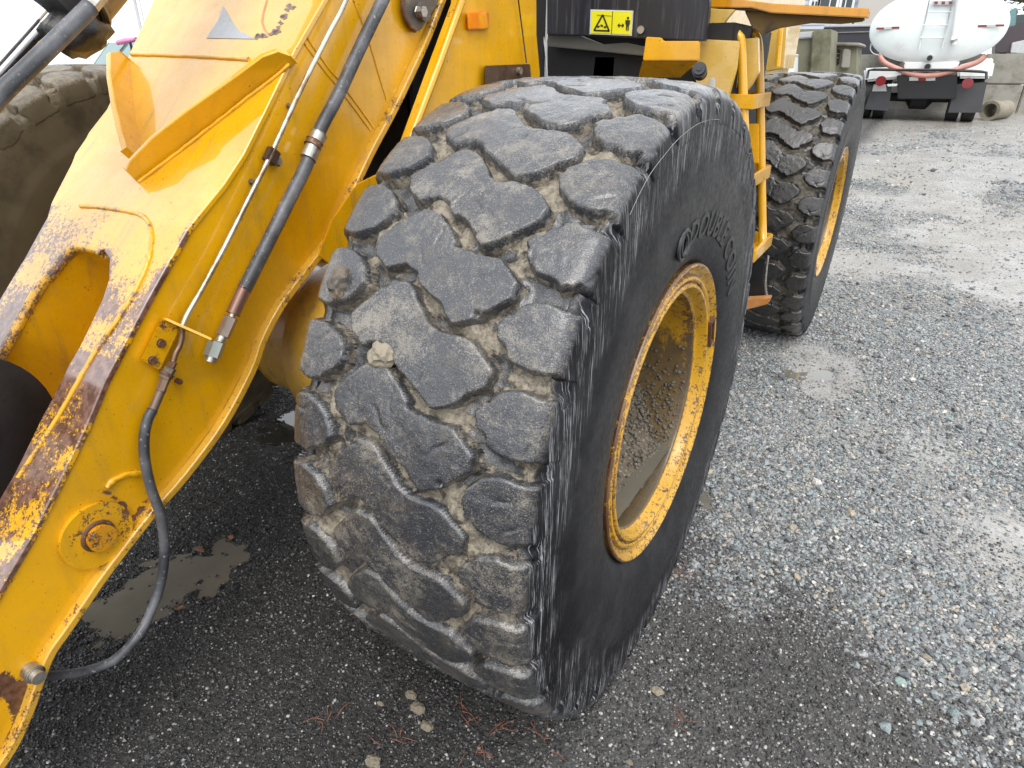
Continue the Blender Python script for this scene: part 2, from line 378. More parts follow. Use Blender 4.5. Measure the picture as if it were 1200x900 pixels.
def shademask(x, y):  # shade under the machine put into the ground tone, plus random dark patches
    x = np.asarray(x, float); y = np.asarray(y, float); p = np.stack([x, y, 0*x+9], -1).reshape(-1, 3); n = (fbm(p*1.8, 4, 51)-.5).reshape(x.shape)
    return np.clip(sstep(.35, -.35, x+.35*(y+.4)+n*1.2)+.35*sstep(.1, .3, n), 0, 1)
def wetmask(x, y):
    x = np.asarray(x, float); y = np.asarray(y, float)
    p = np.stack([x, y*.6, 0*x+4], -1).reshape(-1, 3); n = fbm(p*1.1, 4, 33).reshape(x.shape)
    return sstep(.50, .62, n+.13*sstep(2.0, 6, y)+.20*np.exp(-((x-1.15)**2+(y-.85)**2)/.22)+.16*np.exp(-((x-.12)**2+(y-.75)**2)/.02)+.08*np.exp(-((x-.85)**2+(y-2.2)**2)/.3))
def spaced(lo, hi, fine_lo, fine_hi, st, gr=1.13):
    a = list(np.arange(fine_lo, fine_hi, st)); d = st; v = a[-1]
    while v < hi: d *= gr; v += d; a.append(v)
    d = st; v = a[0]
    while v > lo: d *= gr; v -= d; a.insert(0, v)
    return np.array(a)
gx = spaced(-250, 250, -2.6, 2.6, .028); gy = spaced(-40, 420, -1.6, 3.2, .028)
GX, GY = np.meshgrid(gx, gy, indexing='ij'); GZ = gz(GX, GY)
V, Fc = gridmesh(np.stack([GX, GY, GZ], -1))
def groundmat():
    t = NT('wet_gravel'); L = t.attr('light'); W = t.attr('wet'); D = t.attr('shade')
    n = t.noise(3, 5); n2 = t.noise(55, 4, .7); n3 = t.noise(260, 3, .6)
    dk = t.mix(t.mr(n2, .3, .7), (.020, .019, .018), (.052, .049, .045)); dk = t.mix(t.mr(n3, .6, .75), dk, (.12, .115, .105)); dk = t.mix(D, t.mix(.5, dk, (.095, .093, .089)), t.mix(.5, dk, (.010, .010, .010)))  # dark grit base blackened under the machine as painted shade
    vc = t.voro(75, out='Color'); vd = t.voro(75, out='Distance')
    bw = t.n('ShaderNodeRGBToBW'); t.put(bw.inputs[0], vc)
    lt = t.mix(t.mr(bw.outputs[0], .15, .85), (.14, .143, .145), (.38, .375, .355))
    lt = t.mix(t.mr(vd, .3, .8), lt, (.10, .095, .085))
    silt = t.mix(t.mr(n, .3, .7), (.27, .258, .235), (.40, .39, .37))
    lt = t.mix(t.math('MULTIPLY', W, t.mr(n2, .2, .6)), lt, silt)
    far = t.noise(.35, 5, .6, t.vmul(t.pos(), (1, .45, 1)))
    lt = t.mix(t.math('MULTIPLY', t.mr(far, .46, .62), .50), lt, (.24, .205, .15))
    c = t.mix(L, dk, lt)
    ro = t.mix(W, .62, t.mr(n2, .3, .7, .10, .42))
    h = t.math('ADD', t.math('MULTIPLY', vd, t.math('MULTIPLY', t.math('SUBTRACT', 1.0, W), -.8)), t.math('MULTIPLY', n3, .5))
    return t.set(col=c, ro=ro, nor=t.bump(h, .7, .008))
GROUND = groundmat()
LM = lightmask(GX, GY); WM = wetmask(GX, GY)
ground = mesh('ground', V, Fc, GROUND, None, 3.2, dict(light=LM.ravel(), wet=WM.ravel(), shade=shademask(GX, GY).ravel())); tag(ground, 'wet gravel yard, pale crushed stone on the right and dark grit under the machine', kind='structure')

# puddles: thin sheets of water a little above the hollow they fill
def puddle(cx, cy, rx, ry, rot, seed, z, mat, label):
    n = 90; a = np.linspace(0, 2*math.pi, n, endpoint=False)
    k = .55+.9*fbm(np.stack([np.cos(a)*1.6+seed, np.sin(a)*1.6, 0*a+seed], -1), 4, seed)
    X = np.cos(a)*rx*k; Y = np.sin(a)*ry*k; c, s = math.cos(rot), math.sin(rot)
    ring = np.stack([cx+X*c-Y*s, cy+X*s+Y*c, np.full(n, z)], -1)
    Vv = np.vstack([[(cx, cy, z)], ring]); Ff = [(0, 1+i, 1+(i+1) % n) for i in range(n)]
    o = mesh('puddle', Vv, Ff, mat); return tag(o, label, kind='structure')
def watermat(name, col, ro=.03):
    t = NT(name); return t.set(col=t.mix(t.noise(9, 4), tuple(x*.7 for x in col), tuple(x*1.2 for x in col)), ro=ro, coat=.6, coatro=.02, nor=t.bump(t.noise(14, 3), .05, .01))
WMUD = watermat('muddy_water', (.155, .143, .115), .035); WCLR = watermat('clear_water', (.03, .028, .024)); WSIL = watermat('silty_water', (.22, .21, .19), .12)
PUDDLES = [(*q[:6], dict(M=WMUD, C=WCLR, S=WSIL)[q[6]], q[7]) for q in PUD]
for (x, y, rx, ry, rot, sd, m_, lb) in PUDDLES:
    puddle(x, y, rx*1.5, ry*1.5, rot, sd, float(gz0(x, y))-.010, m_, lb)

# gravel: scattered pebbles, stuff
def pebblemat(name, cols, ro):
    t = NT(name); a = t.attr('tone', 'INSTANCER', 'Fac')
    r = t.n('ShaderNodeValToRGB'); t.put(r.inputs[0], a); e = r.color_ramp.elements
    for i, (p, c) in enumerate(cols):
        el = e[i] if i < 2 else e.new(p)
        el.position = p; el.color = (*c, 1)
    c = t.mix(t.mr(t.noise(160, 3), .3, .7), r.outputs[0], t.mix(.55, r.outputs[0], (.03, .03, .03)))
    return t.set(col=c, ro=ro)
PEB1 = pebblemat('crushed_stone', [(0, (.07, .075, .08)), (.3, (.205, .222, .232)), (.55, (.325, .332, .328)), (.72, (.22, .28, .285)), (.86, (.47, .46, .435)), (.95, (.38, .31, .22)), (1, (.72, .70, .66))], .28)
PEB2 = pebblemat('dark_grit', [(0, (.010, .010, .011)), (.40, (.032, .031, .031)), (.65, (.085, .084, .082)), (.85, (.19, .188, .18)), (.96, (.34, .33, .30)), (1, (.65, .63, .58))], .28)
def scatter(name, P, scl, tone, mat, label, seed, K=7):
    rg = np.random.default_rng(seed); V = []; Fc = []; isl = []
    bm = bmesh.new(); bmesh.ops.create_icosphere(bm, subdivisions=1, radius=1.0)
    bv = np.array([v.co[:] for v in bm.verts]); bf = [[v.index for v in f.verts] for f in bm.faces]; bm.free()
    for k in range(K):
        q = bv*(1+rg.uniform(-.28, .28, (len(bv), 1)))*np.array([1, rg.uniform(.65, .95), rg.uniform(.42, .7)])
        b = len(V); V += [tuple(v) for v in q]; Fc += [tuple(i+b for i in f) for f in bf]; isl += [k]*len(bf)
    nb = len(V); n = len(P)
    V = np.vstack([np.array(V), P])
    me = bpy.data.meshes.new(name); me.from_pydata(V.tolist(), [], Fc); me.update()
    for p in me.polygons: p.use_smooth = False
    def put(nm, ty, dom, arr, key='value'):
        a = me.attributes.new(nm, ty, dom); a.data.foreach_set(key, np.asarray(arr).ravel())
    put('isp', 'FLOAT', 'POINT', np.r_[np.zeros(nb), np.ones(n)].astype(np.float32))
    put('tone', 'FLOAT', 'POINT', np.r_[np.zeros(nb), tone].astype(np.float32))
    put('idx', 'INT', 'POINT', np.r_[np.zeros(nb), rg.integers(0, K, n)].astype(np.int32))
    put('isl', 'INT', 'FACE', np.array(isl, np.int32))
    rot = np.vstack([np.zeros((nb, 3)), np.stack([rg.normal(0, .3, n), rg.normal(0, .3, n), rg.uniform(0, 6.28, n)], -1)]).astype(np.float32)
    sc3 = np.vstack([np.ones((nb, 3)), scl[:, None]*np.ones((1, 3))]).astype(np.float32)
    put('rot', 'FLOAT_VECTOR', 'POINT', rot, 'vector'); put('scl', 'FLOAT_VECTOR', 'POINT', sc3, 'vector')
    me.materials.append(mat)
    o = link(name, me); tag(o, label, kind='stuff')
    g = bpy.data.node_groups.new(name, 'GeometryNodeTree')
    g.interface.new_socket('Geometry', in_out='INPUT', socket_type='NodeSocketGeometry'); g.interface.new_socket('Geometry', in_out='OUTPUT', socket_type='NodeSocketGeometry')
    N = g.nodes.new; L = g.links.new
    gi = N('NodeGroupInput'); go = N('NodeGroupOutput'); sep = N('GeometryNodeSeparateGeometry'); sep.domain = 'POINT'
    def na(nm, ty): x = N('GeometryNodeInputNamedAttribute'); x.data_type = ty; x.inputs['Name'].default_value = nm; return x.outputs['Attribute']
    cmp = N('FunctionNodeCompare'); cmp.data_type = 'FLOAT'; cmp.operation = 'GREATER_THAN'; L(na('isp', 'FLOAT'), cmp.inputs[0]); cmp.inputs[1].default_value = .5
    L(gi.outputs[0], sep.inputs[0]); L(cmp.outputs[0], sep.inputs['Selection'])
    sp = N('GeometryNodeSplitToInstances'); sp.domain = 'FACE'; L(sep.outputs['Inverted'], sp.inputs[0]); L(na('isl', 'INT'), sp.inputs['Group ID'])
    iop = N('GeometryNodeInstanceOnPoints'); L(sep.outputs['Selection'], iop.inputs['Points']); L(sp.outputs[0], iop.inputs['Instance'])
    iop.inputs['Pick Instance'].default_value = True; L(na('idx', 'INT'), iop.inputs['Instance Index'])
    L(na('rot', 'FLOAT_VECTOR'), iop.inputs['Rotation']); L(na('scl', 'FLOAT_VECTOR'), iop.inputs['Scale'])
    L(iop.outputs[0], go.inputs[0])
    md = o.modifiers.new('scatter', 'NODES'); md.node_group = g
    return o
def cloud(n, x0, x1, y0, y1, seed):
    rg = np.random.default_rng(seed); P = np.stack([rg.uniform(x0, x1, n), rg.uniform(y0, y1, n), np.zeros(n)], -1)
    P[:, 2] = gz(P[:, 0], P[:, 1]); q = proj(P); ok = (q[:, 2] > .2) & (q[:, 0] > -250) & (q[:, 0] < 1450) & (q[:, 1] > 40) & (q[:, 1] < 1150)
    return P[ok]
def gravel():
    rg = np.random.default_rng(3)
    out = []; sz = []; tn = []
    for (n, box, s0, s1, sd) in ((260000, (-.4, 2.6, -.1, 3.4), .0030, .0105, 1), (120000, (-1.5, 5, 3.4, 8.5), .006, .013, 2), (60000, (-4, 6, 8.5, 17), .012, .022, 3)):
        P = cloud(n, *box, sd); lm = lightmask(P[:, 0], P[:, 1]); wt = wetmask(P[:, 0], P[:, 1])
        ok = (rg.uniform(0, 1, len(P)) < lm*(1-.94*wt)) & (P[:, 2] > gz0(P[:, 0], P[:, 1])-.0135)
        P = P[ok]; s = s0+(s1-s0)*rg.uniform(0, 1, len(P))**2.2; s *= 1+rg.uniform(.4, 1.3, len(P))*(rg.uniform(0, 1, len(P)) > .955)
        P[:, 2] += s*rg.uniform(-.15, .35, len(P)); out.append(P); sz.append(s); tn.append(rg.uniform(0, 1, len(P)))
    scatter('crushed_gravel', np.vstack(out), np.concatenate(sz), np.concatenate(tn), PEB1, 'pale grey crushed stone strewn over the right of the yard', 11)
    out = []; sz = []; tn = []
    for (n, box, s0, s1, sd) in ((330000, (-2.2, 1.7, -1.25, 1.0), .0016, .0055, 4), (40000, (-4.0, -.4, 1.0, 4.0), .004, .009, 5)):
        P = cloud(n, *box, sd); lm = lightmask(P[:, 0], P[:, 1])
        ok = (rg.uniform(0, 1, len(P)) < 1-.8*lm) & (P[:, 2] > gz0(P[:, 0], P[:, 1])-.0135)
        P = P[ok]; s = s0+(s1-s0)*rg.uniform(0, 1, len(P))**2.6; P[:, 2] += s*rg.uniform(-.1, .5, len(P))
        big = rg.uniform(0, 1, len(P)) > .995; s[big] *= 2.2
        out.append(P); sz.append(s); tn.append(rg.uniform(0, 1, len(P))**(.85+3.2*shademask(P[:, 0], P[:, 1])))  # grit tones pulled down under the machine to stand in for its shade
    scatter('dark_grit', np.vstack(out), np.concatenate(sz), np.concatenate(tn), PEB2, 'dark wet grit covering the ground round the front tyre', 12)
gravel()

# ================================================================== WHEEL LOADER
LB = np.array([-.95, 1.4, 0.])
loader = thing('wheel_loader', LB, 'muddy yellow wheel loader with large silted tyres, lifting arm lowered, filling the foreground', 'wheel loader')
R0, WZ, WB = .727, .687, 2.798
NP = 34; PH = 2*math.pi/NP
# ---- tyre profile
_pp = np.array([(0, .727), (.06, .7265), (.12, .725), (.17, .7215), (.205, .7175), (.226, .7135), (.2395, .7075), (.2475, .697), (.2510, .682), (.2535, .655), (.2550, .62), (.2555, .58), (.2560, .556), (.2590, .550), (.2590, .50), (.2560, .46), (.250, .42), (.243, .39), (.233, .368), (.218, .352), (.205, .340)])
_pf = spline(_pp, 8); _ps = np.r_[0, np.cumsum(np.linalg.norm(np.diff(_pf, axis=0), axis=1))]; SMAX = _ps[-1]
def prof(s):
    a = np.abs(s); x = np.interp(a, _ps, _pf[:, 0]); r = np.interp(a, _ps, _pf[:, 1]); e = .004
    tx = np.interp(a+e, _ps, _pf[:, 0])-np.interp(np.maximum(a-e, 0), _ps, _pf[:, 0]); tr = np.interp(a+e, _ps, _pf[:, 1])-np.interp(np.maximum(a-e, 0), _ps, _pf[:, 1])
    l = np.hypot(tx, tr)+1e-9; sg = np.sign(s)+(s == 0)
    return x*sg, r, -tr/l*sg*1.0, tx/l
DEP = .036
def depth(s): return DEP*(1-sstep(.235, .298, np.abs(s)))
Zp = np.array([(-.134, .020), (-.070, .088), (-.040, .085), (.016, .031), (.036, .023), (.070, .021), (.104, .018), (.141, -.012), (.139, -.034), (.088, -.078), (.062, -.088), (.034, -.070), (-.018, -.037), (-.030, -.021), (-.061, -.009), (-.096, -.021), (-.124, -.004)])
Op = np.array([(.1425, .057), (.167, .089), (.202, .100), (.245, .093), (.272, .097), (.300, .101), (.300, .004), (.272, .006), (.245, .012), (.209, .006), (.176, .014), (.153, .032)])
Ip = -Op
POL = [Zp, Op, Ip]; PA = R0*PH
def lug_sd(s, a):
    """distance to nearest lug outline at (s, arc a)"""
    aa = (a+PA/2) % PA-PA/2; d = np.full(len(s), 1e9)
    for pol in POL:
        for k in (-1, 0, 1): d = np.minimum(d, sdf(np.stack([s, aa-k*PA], -1), pol))
    return d
def carcass():
    s = np.concatenate([np.linspace(-SMAX, -.305, 22, endpoint=False), np.linspace(-.305, .305, 118), np.linspace(.305, SMAX, 23)[1:]])
    per = 26; nt = NP*per; cell = np.arange(per)/per*PA
    sg, ag = np.meshgrid(s, cell, indexing='ij'); d1 = lug_sd(sg.ravel(), ag.ravel()).reshape(sg.shape)
    d = np.tile(d1, (1, NP)); th = np.arange(nt)/nt*2*math.pi; Sg = np.repeat(s[:, None], nt, 1); Tg = np.repeat(th[None, :], len(s), 0)
    x, r, nx, nr = prof(Sg); dep = depth(Sg)
    P = np.stack([x, -r*np.cos(Tg), r*np.sin(Tg)], -1)
    q = P.reshape(-1, 3); n1 = fbm(q*16, 4, 1).reshape(Sg.shape); n2 = fbm(q*60, 4, 2).reshape(Sg.shape); n3 = fbm(q*7, 3, 4).reshape(Sg.shape); n4 = vnoise(q*85, 7).reshape(Sg.shape)
    fill = np.clip(.08+1.2*(n3-.44)+1.0*(n1-.5), 0, .60); ridge = np.exp(-((d-.006)/.009)**2)*(.022*np.clip(n1-.36, 0, 1)+.001)
    off = -dep*(1-fill)+np.where(dep > .002, ridge+(n2-.5)*.016*(.3+fill)+np.maximum(n4-.62, 0)*.030*fill, 0)+(n2-.5)*.0008
    off = np.minimum(off, np.where(dep > .002, -.0035*np.minimum(1, dep/DEP), 1))
    P = P+np.stack([nx, -nr*np.cos(Tg), nr*np.sin(Tg)], -1)*off[..., None]
    sw = sstep(.250, .270, np.abs(Sg))*(dep < .9*DEP); mud = np.clip(.15+1.6*fill+.35*np.exp(-(d/.010)**2)+(n1-.5)*.8, 0, 1)*(1-sw)
    # scuffed shoulder band, cleaner lettering zone
    scf = sw*sstep(.50, .60, r)+.25*sw*(1-sstep(.38, .46, r))
    Vv, Ff = gridmesh(P, False, True)
    return Vv, Ff, dict(mud=mud.ravel(), sw=sw.ravel(), scuff=scf.ravel(), band=sstep(.50, .66, r).ravel())
CV, CF, CA = carcass()
tyre = mesh('tyre', CV, CF, TY_F, loader, 3.2, CA)
tyre.location = np.array((0, 0, WZ))-LB
def lugmesh(pol, seed, nm, grow=.0068):
    st = .0033; lo = pol.min(0)-.016; hi = pol.max(0)+.016
    su = np.arange(lo[0], hi[0], st); au = np.arange(lo[1], hi[1], st); G = np.stack(np.meshgrid(su, au, indexing='ij'), -1); g = G.reshape(-1, 2)
    nzz = np.stack([g[:, 0], g[:, 1], np.full(len(g), seed*3.7)], -1)
    d = sdf(g, pol)+(fbm(nzz*28, 3, seed)-.5)*.010+(fbm(nzz*90, 2, seed+5)-.5)*.0022+np.maximum(fbm(nzz*32, 2, seed+21)-.58, 0)*.045
    # round the corners of the outline
    h = 1-sstep(-.0022, .0068, d-grow)
    dep = depth(g[:, 0]); x, r, nx, nr = prof(g[:, 0]); th = g[:, 1]/R0
    big = (fbm(nzz*20, 3, seed+9)-.5)*.0035+(fbm(nzz*70, 3, seed+11)-.5)*.0016+(fbm(nzz*210, 2, seed+13)-.5)*.0010
    rgl = np.random.default_rng(seed+100)
    for _ in range(3):      # cuts and nicks in the worn face
        c0 = pol[rgl.integers(len(pol))]*rgl.uniform(.2, .9)+pol.mean(0)*rgl.uniform(.1, .6); an = rgl.uniform(0, 3.14); u_ = (g-c0)@np.array([math.cos(an), math.sin(an)]); v_ = (g-c0)@np.array([-math.sin(an), math.cos(an)])+.004*np.sin(u_*120)
        big = big-.0035*np.exp(-(v_/.0022)**2)*np.exp(-(u_/rgl.uniform(.012, .03))**4)
    off = -(dep+.006)*(1-h)+.0012+(big)*(1-sstep(.25, .29, np.abs(g[:, 0])))
    P = np.stack([x+nx*off, -(r+nr*off)*np.cos(th), (r+nr*off)*np.sin(th)], -1)
    keep = (d < .0180).reshape(G.shape[:2]); nu, nv = keep.shape
    Ff = []; idx = np.arange(nu*nv).reshape(nu, nv)
    k4 = keep[:-1, :-1] & keep[1:, :-1] & keep[1:, 1:] & keep[:-1, 1:]
    I, J = np.nonzero(k4); Ff = np.stack([idx[I, J], idx[I+1, J], idx[I+1, J+1], idx[I, J+1]], -1)
    used = np.unique(Ff); mp = -np.ones(nu*nv, int); mp[used] = np.arange(len(used)); Ff = mp[Ff]; P = P[used]; d = d[used]; hh = h[used]; s_ = g[used, 0]
    me = bpy.data.meshes.new(nm); me.from_pydata(P.tolist(), [], Ff.tolist()); me.update()
    for p in me.polygons: p.use_smooth = True
    sw = sstep(.249, .264, np.abs(s_)+(fbm(np.stack([s_*40, d*200, 0*d+seed], -1), 2, seed)-.5)*.012)
    mud = np.clip(1.1*(1-hh)*(hh > .02)+.15*np.exp(-((d-.002)/.004)**2), 0, 1)*(1-sw)
    for k, a in dict(mud=mud, sw=sw, scuff=sw, band=0*sw+1).items():
        at = me.attributes.new(k, 'FLOAT', 'POINT'); at.data.foreach_set('value', a.astype(np.float32))
    me.materials.append(TY_F); return me
LUGS = [[lugmesh(p, 10*i+k, 'tread_lug') for k in range(5)] for i, p in enumerate(POL)]
LUGS_R = [[lugmesh(p, 10*i+k+50, 'tread_lug', .0005) for k in range(3)] for i, p in enumerate(POL)]
def put_lugs(ty, phase, mat, seed):
    rd = random.Random(seed)
    for k in range(NP):
        for fam in (LUGS_R if mat is TY_R else LUGS):
            o = bpy.data.objects.new('tread_lug', rd.choice(fam)); COL.objects.link(o); o.parent = ty
            o.rotation_euler = (-(phase+k*PH), 0, 0)
            if mat is not TY_F: o.material_slots[0].link = 'OBJECT'; o.material_slots[0].material = mat
def copy_tyre(loc, phase, mat, seed, rz=0):
    o = bpy.data.objects.new('tyre', tyre.data); COL.objects.link(o); o.parent = loader; o.location = np.array(loc)-LB; o.rotation_euler = (-phase, 0, rz)
    o.material_slots[0].link = 'OBJECT'; o.material_slots[0].material = mat
    put_lugs(o, 0, mat, seed); return o
PH0 = .376/R0
tyre.rotation_euler = (-PH0, 0, 0); put_lugs(tyre, 0, TY_F, 1)
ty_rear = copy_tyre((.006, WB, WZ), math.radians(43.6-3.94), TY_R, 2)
ty_left = copy_tyre((-1.92, .0, WZ+.02), .31, TY_L, 3)
ty_rl = copy_tyre((-1.92, WB, WZ), .11, TY_R, 4)
# ---- raised lettering on the outer sidewall
def letters(txt, r0, size, ang0, name='sidewall_lettering', flip=False):
    """text along a circle of the sidewall, ang0 = angle of its middle (0 = to the front, 90 = top)"""
    cu = bpy.data.curves.new(name, 'FONT'); cu.body = txt; cu.size = size; cu.align_x = 'CENTER'; cu.extrude = .0009; cu.bevel_depth = .0005; cu.offset = .0012; cu.space_character = 1.12
    tmp = bpy.data.objects.new('tmp', cu); COL.objects.link(tmp); dg = bpy.context.evaluated_depsgraph_get()
    me = bpy.data.meshes.new_from_object(tmp.evaluated_get(dg)); bpy.data.objects.remove(tmp); bpy.data.curves.remove(cu)
    bm = bmesh.new(); bm.from_mesh(me); bmesh.ops.subdivide_edges(bm, edges=[e for e in bm.edges if e.calc_length() > .02], cuts=3, use_grid_fill=True)
    LSC = math.radians(72)*(r0+.02)/max(1e-6, max(v.co.x for v in bm.verts)-min(v.co.x for v in bm.verts))
    for v in bm.verts:
        r = r0+v.co.y; a = math.radians(ang0)+v.co.x*LSC/(r0+.02)
        s = float(np.interp(-r, -_pf[:, 1], _ps)); x = float(np.interp(s, _ps, _pf[:, 0]))
        v.co = Vector((x+.0012+v.co.z, -r*math.cos(a), r*math.sin(a)+WZ))
    bm.to_mesh(me); bm.free(); me.name = name; me.materials.clear(); o = link(name, me, LETTER)
    o.parent = tyre; o.matrix_parent_inverse = (Matrix.Translation((0, 0, WZ)) @ Matrix.Rotation(-PH0, 4, 'X')).inverted(); return o
LETTER = simple('raised_rubber', (.022, .022, .023), .42, 0, .3, 60, .2, 300)
letters('DOUBLE COIN', .424, .074, 117, 'sidewall_lettering')
# emblem in front of the words: two overlapping rings
def ring_emblem(a0):
    mb = MB()
    for da, rr in ((0, .021), (.035, .021)):
        a = math.radians(a0)+da; c = np.array([.2588, -.452*math.cos(a), .452*math.sin(a)+WZ]); e1 = np.array([0, math.sin(a), math.cos(a)]); e2 = np.array([0, -math.cos(a), math.sin(a)])
        t = np.linspace(0, 2*math.pi, 22); mb.tube([c+rr*(math.cos(q)*e1+math.sin(q)*e2)*1.2 for q in t], .0045, 6)
    o = mb.build('sidewall_emblem', LETTER); o.parent = tyre; o.matrix_parent_inverse = (Matrix.Translation((0, 0, WZ)) @ Matrix.Rotation(-PH0, 4, 'X')).inverted()
ring_emblem(74)
sc_ = [at_x(*p, .2542) for p in ((738, 252), (750, 226), (762, 204), (776, 185), (791, 167), (803, 156), (815, 147), (826, 142), (835.5, 140), (845, 141), (853, 146), (861, 156))]
scr_ = MB().tube(sc_, .0005, 5, sub=4).build('sidewall_scratch', simple('pale_scuff', (.28, .28, .28), .6), None, 3.2); scr_.parent = tyre; scr_.matrix_parent_inverse = (Matrix.Translation((0, 0, WZ)) @ Matrix.Rotation(-PH0, 4, 'X')).inverted()
# ---- rims
def rim_mesh():
    p = [(.196, .352), (.222, .356), (.238, .3615), (.2415, .360), (.243, .356), (.239, .3505), (.229, .345), (.2245, .338), (.2245, .3335), (.229, .3315), (.2335, .3290), (.2340, .3235), (.231, .3200), (.2255, .3195), (.2245, .3165), (.229, .3150), (.2345, .3115), (.2345, .3055), (.230, .3020), (.214, .3000), (.206, .2960), (.203, .2880), (.197, .2865), (.16, .2900), (.05, .2900), (-.06, .2890), (-.10, .285), (-.105, .20), (-.105, .0)]
    p = np.array(p); q = []
    for i in range(len(p)-1):
        n = max(1, int(np.linalg.norm(p[i+1]-p[i])/.03)); q += [p[i]+(p[i+1]-p[i])*k/n for k in range(n)]
    q.append(p[-1]); q = np.array(q); th = np.linspace(0, 2*math.pi, 160, endpoint=False)
    P = np.stack([np.repeat(q[:, 0:1], 160, 1), -q[:, 1:2]*np.cos(th), q[:, 1:2]*np.sin(th)], -1)
    Vv, Ff = gridmesh(P, False, True)
    r = np.repeat(q[:, 1], 160); x = np.repeat(q[:, 0], 160); z = Vv[:, 2]
    wear = np.where(r > .3535, .30, np.where(r > .30, .18, .10))+np.where((np.abs(r-.3335) < .003) | (np.abs(r-.3165) < .003) | (np.abs(r-.2865) < .003), .35, 0)
    wear += np.where(r > .359, .35, 0)+.07
    return Vv, Ff, dict(wear=wear, low=np.where((x < .205), sstep(.25, -.25, z), 0)*1.0, ins=np.where(x < .21, 1., 0.))
def rimpaint():
    t = NT('muddy_yellow_rim')
    n1 = t.noise(6, 5); n2 = t.noise(45, 5, .7); n3 = t.noise(180, 3)
    base = (.62, .33, .010); rust = (.10, .042, .02)
    c = t.mix(t.mr(n1, .3, .7), tuple(x*.85 for x in base), tuple(x*1.05 for x in base))
    wn_ = t.math('ADD', t.math('MULTIPLY', n2, .6), t.math('MULTIPLY', n3, .4)); wm = t.mr(t.math('ADD', wn_, t.math('MULTIPLY', t.attr('wear'), .35)), .60, .68)
    c = t.mix(wm, c, t.mix(t.mr(n1, .35, .65), rust, (.20, .11, .055)))
    st = t.noise(1, 5, .65, t.vmul(t.pos(), (34, 34, 5)))
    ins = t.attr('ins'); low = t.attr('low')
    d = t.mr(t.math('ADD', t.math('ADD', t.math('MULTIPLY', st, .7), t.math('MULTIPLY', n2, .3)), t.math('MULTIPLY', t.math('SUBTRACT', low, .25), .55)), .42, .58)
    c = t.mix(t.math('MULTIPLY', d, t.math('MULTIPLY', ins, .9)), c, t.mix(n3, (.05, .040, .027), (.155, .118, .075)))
    return t.set(col=c, ro=t.mr(n2, .3, .7, .25, .5), coat=.35, coatro=.12, nor=t.bump(t.math('ADD', n2, t.math('MULTIPLY', wm, -.5)), .4, .004))
RIMM = rimpaint()
RV, RF, RA = rim_mesh()
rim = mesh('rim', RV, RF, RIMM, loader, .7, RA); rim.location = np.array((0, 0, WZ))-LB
for loc in ((.006, WB, WZ), (-1.92, 0, WZ+.02), (-1.92, WB, WZ)):
    o = bpy.data.objects.new('rim', rim.data); COL.objects.link(o); o.parent = loader; o.location = np.array(loc)-LB
    if loc[0] < -1: o.rotation_euler = (0, 0, math.pi)
def sub(o, par):   # a piece built in world coordinates made a child of a part that has a location of its own
    o.parent = par; o.location = (0, 0, 0); o.matrix_parent_inverse = (Matrix.Translation(Vector(LB)) @ Matrix.LocRotScale(par.location, par.rotation_euler, None)).inverted(); return o
# lock of the retaining ring: small rusted frame in the gutter, at the rear of the rim
def pol(a, r, x): return np.array([x, -r*math.cos(a), WZ+r*math.sin(a)])
aL = math.radians(161)
mb = MB(); e_t = np.array([0, math.sin(aL), math.cos(aL)]); e_r = np.array([0, -math.cos(aL), math.sin(aL)]); e_x = np.array([1., 0, 0]); c = pol(aL, .331, .234)
for s in (-1, 1): mb.box(c+e_t*s*.038, (.008, .030, .016), (e_t, e_r, e_x)); mb.box(c+e_r*s*.014, (.078, .006, .016), (e_t, e_r, e_x))
sub(mb.build('ring_lock', RUST, None, bevel=.001), rim)
sub(MB().box(c-e_x*.004, (.07, .024, .004), (e_t, e_r, e_x)).build('lock_slot', simple('lock_rust', (.16, .05, .02), .7, .1, .4, 80)), rim)
# gravel and silt that have settled inside the barrel, with water standing on it
def rimfill():
    xs = np.linspace(.196, -.09, 26); yy = np.linspace(-.30, .30, 70); X, Y = np.meshgrid(xs, yy, indexing='ij'); q = np.stack([X, Y, 0*X], -1).reshape(-1, 3)
    t = sstep(.19, .02, X); top = -.215+.10*t+.18*t*np.abs(Y)+(fbm(q*30, 4, 6).reshape(X.shape)-.5)*.035
    wall = -np.sqrt(np.maximum(.2915**2-Y**2, 0)); Z = np.maximum(top, wall-.004)
    Vv, Ff = gridmesh(np.stack([X, Y, Z+WZ], -1)); return mesh('settled_silt', Vv, Ff, simple('brown_silt', (.11, .085, .055), .7, 0, .5, 70, .9, 160, dirt=(.3, .27, .22), dsc=90, dlo=.55, dhi=.65), None, 3.2)
sub(rimfill(), rim)
def rimstones():
    rg = np.random.default_rng(9); mb = MB(); bm = bmesh.new(); bmesh.ops.create_icosphere(bm, subdivisions=1, radius=1); bv = np.array([v.co[:] for v in bm.verts]); bf = [[v.index for v in f.verts] for f in bm.faces]; bm.free()
    for i in range(900):
        a = math.radians(rg.normal(228, 26)); x = rg.uniform(-.02, .19); r = .286
        p = pol(a, r, x); t = float(sstep(.19, .02, np.array(x))); top = WZ-.215+.10*t+.18*t*abs(p[1]); p[2] = max(p[2], top+.002)
        mb.add(p+bv*rg.uniform(.002, .0065)*(1+rg.uniform(-.3, .3, (len(bv), 1))), bf)
    o = mb.build('caught_stones', simple('caught_gravel', (.13, .115, .09), .85, 0, .9, 60), None, 3.2); o['kind'] = 'stuff'; return sub(o, rim)
rimstones()
wy = np.linspace(-.22, .22, 24)
Vw = [(.200, y, WZ-.206) for y in wy]+[(.06+.02*math.sin(9*y), y, WZ-.206) for y in wy]
